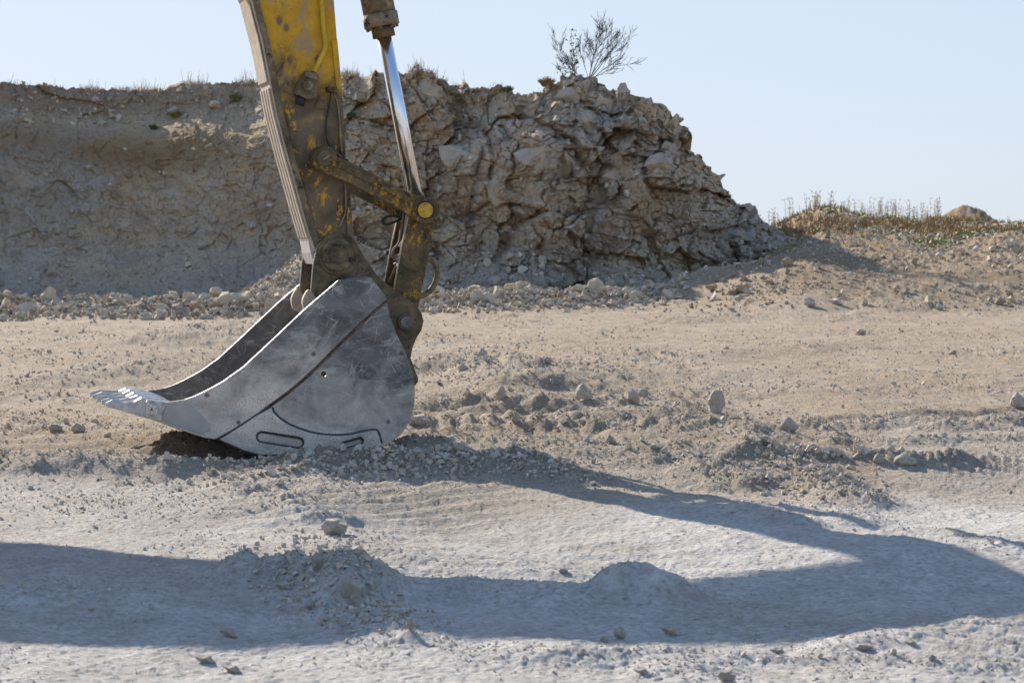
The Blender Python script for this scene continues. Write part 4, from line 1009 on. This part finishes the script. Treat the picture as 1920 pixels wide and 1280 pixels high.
MTWIG = mat_simple('twig_bark', (.045, .035, .028), .9); MDRY = mat_simple('dry_stalk', (.36, .27, .15), .9); MLEAF = mat_simple('green_leaf', (.07, .11, .035), .7, 0, .4, 3)
MSTRAW = mat_simple('straw_tuft', (.30, .19, .08), .9, 0, .35, 3); MRUST = mat_simple('rust_grass', (.34, .215, .10), .9, 0, .35, 3); MLEAFY = mat_simple('fresh_leaf', (.19, .20, .06), .7, 0, .4, 3)
def shrub():
    rr = random.Random(12); base = cliff_at(1098, 1.0)+Vector((0, .4, -.05)); sc_ = base.y/F
    root = empty('bare_shrub', base); tag(root, 'leafless dark shrub standing alone against the sky on the cliff top', 'shrub')
    segs = []
    def grow(p, d, L_, r, lv):
        k = 5; q = Vector(p); dd = Vector(d)
        for i in range(k):
            n_ = q+dd*(L_/k); ra = max(.003, .62*r*(1-i/k*.6)); rb = r*(1-(i+1)/k*.55); segs.append((q, n_, ra, max(.003, .62*rb)))
            if lv < 4 and i >= 1:
                for _ in range(2 if lv < 3 else 1):
                    if rr.random() < .72:
                        side = Vector((rr.gauss(0, 1), rr.gauss(0, 1), rr.gauss(.25, .6))).normalized()
                        grow(n_, (dd+side*.62).normalized(), L_*rr.uniform(.36, .58), rb*.6, lv+1)
            q = n_; dd = (dd+Vector((rr.gauss(0, .10), rr.gauss(0, .10), rr.gauss(.03, .06)))).normalized()
    for (tx, ty, r) in ((1122, 62, .014), (1168, 92, .014), (1036, 100, .014), (1072, 84, .012), (1105, 75, .018), (1138, 66, .020), (1160, 78, .018), (1176, 120, .012), (1128, 95, .016), (1050, 122, .010)):
        t = Vector(((tx-1098)*sc_, rr.uniform(-.4, .4), (150-ty)*sc_)); d = t.normalized(); L_ = t.length*.84
        d = (d+Vector((0, 0, -.0))).normalized(); grow(Vector((rr.uniform(-.06, .06), 0, 0)), d, L_, r, 1)
    o = ribbon_tubes(segs, 'branches', MTWIG, root)
    # leafy sapling beside it
    b2 = cliff_at(1076, 1.0)+Vector((0, .1, -.1)); r2 = empty('leafy_sapling', b2); tag(r2, 'thin sapling with small green leaves left of the bare shrub on the cliff top', 'sapling')
    sg, P = [], []
    for (dx, h, n) in ((-.02, .98, 60), (.10, .65, 30), (-.16, .45, 34), (-.34, .28, 30), (.05, .8, 30)):
        q = Vector((dx*.3, 0, 0)); top = Vector((dx, rr.uniform(-.1, .1), h)); pr = q
        for i in range(1, 7):
            nx = q.lerp(top, i/6)+Vector((rr.gauss(0, .02), 0, 0)); sg.append((pr, nx, .008*(1-i/9), .008*(1-(i+1)/9))); pr = nx
        for i in range(n): t = rr.uniform(.25, 1); P.append(q.lerp(top, t)+Vector((rr.gauss(0, .045), rr.gauss(0, .05), rr.gauss(0, .03))))
    ribbon_tubes(sg, 'stems', MTWIG, r2); leaf_quads('leaves', P, .034, MLEAF, rr, r2)
shrub()
def tuft(name, p, w_, h, n, mat, label, cat, group=None, seed=0, r=.004):
    rr = random.Random(seed); segs = []
    for i in range(n):
        a = rr.uniform(0, 6.28); q = rr.random()**.5*w_*.5; b = Vector((math.cos(a)*q*.5, math.sin(a)*q*.5, 0)); t = Vector((math.cos(a)*q*1.1, math.sin(a)*q*1.1, h*rr.uniform(.55, 1)*(1-.35*q/(w_*.5))))
        m_ = b.lerp(t, .55)+Vector((0, 0, h*.08)); segs += [(b, m_, r, r*.7), (m_, t, r*.7, r*.3)]
    o = ribbon_tubes(segs, name, mat, None, 3); o.location = p; tag(o, label, cat, group); return o
tuft('dry_bush', cliff_at(1027, 1)+Vector((0, .1, -.05)), .36, .24, 260, MSTRAW, 'round brown dry bush on the cliff edge left of the bare shrub', 'bush', seed=1, r=.006)
tuft('grass_tuft', cliff_at(956, 1)+Vector((0, .1, -.05)), .26, .17, 160, MLEAF, 'small green tuft on the cliff edge between excavator cylinder and shrub', 'grass tuft', seed=2, r=.006)
tuft('grass_tuft', cliff_pix(447, 188)+Vector((0, -.1, -.04)), .32, .22, 200, MLEAFY, 'yellow green tuft on the cliff shoulder just left of the arm', 'grass tuft', seed=3, r=.006)
tuft('grass_tuft', cliff_pix(335, 218)+Vector((0, -.1, -.04)), .34, .18, 200, MLEAFY, 'green tuft on the sloping ledge of the left cliff', 'grass tuft', seed=4, r=.006)
tuft('grass_tuft', cliff_pix(293, 240)+Vector((0, -.1, -.04)), .22, .15, 140, MLEAF, 'small dark green tuft low on the ledge of the left cliff', 'grass tuft', seed=5, r=.006)
tuft('grass_tuft', cliff_pix(668, 218)+Vector((0, -.1, -.04)), .18, .15, 100, MLEAF, 'tiny green tuft in the rock between arm and cylinder', 'grass tuft', seed=6, r=.005)
put = cliff_pix(405, 198); o = bpy.data.objects.new('boulder', ROCKS[3]); link(o); o.location = put+Vector((0, -.05, 0)); o.scale = (.34, .3, .40); o.rotation_euler = (.2, .3, .4)
tag(o, 'big pale boulder on the cliff shoulder left of the arm', 'boulder')
def blocks():
    rr = random.Random(77)
    for px, py, w_, h in ((1062, 196, 62, 62), (1100, 176, 66, 62), (1128, 215, 70, 80), (1085, 240, 70, 60), (1158, 186, 40, 60), (1190, 205, 46, 50), (1225, 222, 60, 70), (1250, 240, 50, 66), (1205, 262, 60, 46), (1245, 285, 46, 40),
                          (1176, 300, 60, 50), (1215, 318, 66, 56), (1150, 340, 70, 50), (1342, 335, 34, 40), (1330, 372, 30, 28), (1290, 345, 60, 44), (800, 185, 90, 66), (905, 200, 80, 60), (975, 215, 80, 76), (1000, 300, 80, 60), (940, 360, 70, 60), (860, 300, 90, 60), (1060, 300, 90, 70), (1360, 415, 30, 26), (1400, 440, 26, 22)):
        p = cliff_pix(px, py); s = p.y/F; me = rr.choice(ROCKS); o = bpy.data.objects.new('cliff_block', me); link(o)
        o.location = p+Vector((0, .30*w_*s, 0)); o.scale = (w_*s*1.05, w_*s*.95, h*s*1.35); o.rotation_euler = (rr.uniform(-.25, .25), rr.uniform(-.3, .3), rr.uniform(-.5, .5))
        o.data = BL[ROCKS.index(me)]
        tag(o, 'tan limestone block jutting from the shaded cliff right of the excavator arm', 'rock', 'blocks jutting from the cliff')
BL = []
for m_ in ROCKS:
    m2_ = m_.copy(); m2_.materials.clear(); m2_.materials.append(MBLK); BL.append(m2_)
BL = [rock_mesh('block', 300+i, 9+i % 4, (1, .9, .85), .09, 3, MBLK, .035) for i in range(14)]
blocks()
# fringe of dry grass along the cliff top: one mass
def fringe():
    rr = random.Random(8); segs = []
    for i in range(2600):
        px = rr.choice((rr.uniform(150, 500), rr.uniform(150, 500), rr.uniform(640, 800), rr.uniform(0, 1040)))
        if fbm(np.array([px*.03]), np.array([0.]), 3, 9)[0] < -.05: continue
        p = cliff_at(px, 1)+Vector((rr.gauss(0, .02), rr.uniform(0, 1.2), -.03)); h = rr.uniform(.05, .16) if rr.random() < .93 else rr.uniform(.2, .36)
        t = p+Vector((rr.gauss(0, .05), rr.gauss(0, .04), h)); segs.append((p, t, .005, .002))
    o = ribbon_tubes(segs, 'dry_grass', MSTRAW, None, 3); tag(o, 'thin fringe of dry grass along the cliff top', 'dry grass', None, 'stuff')
    segs = []; P = []; P2 = []
    for i in range(9000):
        px = rr.uniform(1380, 2000); y = rr.uniform(50, 63); x = (px-CX)/F*y
        q = fbm(np.array([x*.9]), np.array([y*.5]), 3, 19)[0]
        if q < .02: continue
        p = Vector((x, y, 0)); t = Vector((rr.gauss(0, .05), rr.gauss(0, .04), rr.uniform(.06, .20))); segs.append((p, t))
    zs = gheight(np.array([s[0].x for s in segs]), np.array([s[0].y for s in segs]))[0]
    S2 = []
    for (p, t), z in zip(segs, zs): p.z = z-.01; S2.append((p, p+t, .012, .004))
    o = ribbon_tubes(S2, 'dry_grass', MRUST, None, 3); tag(o, 'rust brown dry grass covering the crest of the right hand bank', 'dry grass', None, 'stuff')
    Q = []
    for i in range(4200):
        px = rr.gauss(1700, 130); y = rr.uniform(45, 60); x = (px-CX)/F*y
        if fbm(np.array([x*1.1]), np.array([y*.7]), 3, 29)[0] < .12: continue
        Q.append((x, y))
    Q = np.array(Q); z = gheight(Q[:, 0], Q[:, 1])[0]
    o = leaf_quads('ground_cover', [Vector((a, b, c+rr.uniform(.01, .10))) for (a, b), c in zip(Q, z)], .05, MLEAFY, rr); tag(o, 'patchy green weeds low on the right hand bank', 'weeds', None, 'stuff')
fringe()
# tall dry weeds on the crest of the bank, each a plant
def weeds():
    rr = random.Random(31); protos = []
    for k in range(6):
        segs = []; P = []
        for s_ in range(rr.randint(2, 4)):
            b = Vector((rr.gauss(0, .05), rr.gauss(0, .05), 0)); t = b+Vector((rr.gauss(0, .10), rr.gauss(0, .08), rr.uniform(.75, 1.0))); pr = b
            for i in range(1, 6):
                nx = b.lerp(t, i/5)+Vector((rr.gauss(0, .012), 0, 0)); segs.append((pr, nx, .014*(1-i/8), .014*(1-(i+1)/8)))
                if i > 1:
                    for _ in range(3):
                        e = nx+Vector((rr.gauss(0, .07), rr.gauss(0, .05), rr.uniform(.02, .12))); segs.append((nx, e, .007, .004)); P.append(e)
                pr = nx
        o = ribbon_tubes(segs, 'dry_weed', MDRY, None, 3); hd = leaf_quads('seed_heads', P, .028, MDRY, rr, o); protos.append((o, hd))  # the small quads at the branch tips are dry seed heads
    pos = []
    for i in range(110):
        px = rr.uniform(1400, 1800) if rr.random() < .93 else rr.uniform(1800, 1920)
        y = rr.uniform(60, 63); x = (px-CX)/F*y; pos.append((x, y, px))
    z = gheight(np.array([p[0] for p in pos]), np.array([p[1] for p in pos]))[0]; used = set()
    for i, ((x, y, px), zz) in enumerate(zip(pos, z)):
        k = i if i < 6 else rr.randrange(6); src, hd = protos[k]
        if i < 6: o = src
        else:
            o = src.copy(); link(o); h2 = hd.copy(); link(h2); h2.parent = o
        s = rr.uniform(.2, .66)*(1.0 if px < 1760 else .6); o.scale = (s, s, s); o.location = (x, y, zz-.02); o.rotation_euler = (0, 0, rr.uniform(0, 6.3))
        tag(o, 'tall thin dry weed standing against the sky on the crest of the right hand bank', 'weed', 'dry weeds on the crest of the bank')
weeds()
# track running along the bank
def road():
    pts = [(1735, 441), (1800, 443), (1870, 449), (1990, 458)]; V = []
    for i in range(40):
        t = i/39*3; k = min(2, int(t)); f = t-k; px = pts[k][0]*(1-f)+pts[k+1][0]*f
        for y in np.linspace(57.5, 61.5, 8): V.append(((px-CX)/F*y, y))
    V = np.array(V); z = gheight(V[:, 0], V[:, 1])[0]; z = z+.03; zz_ = z.reshape(40, 8); zz_[:, 0] -= .12; zz_[:, -1] -= .12; z = zz_.ravel()
    o = np_mesh('road', np.stack([V[:, 0], V[:, 1], z], 1), grid_faces(40, 8), mat_simple('pale_track', (.46, .43, .40), .9, 0, .1, 3)); tag(o, kind='structure')
road()
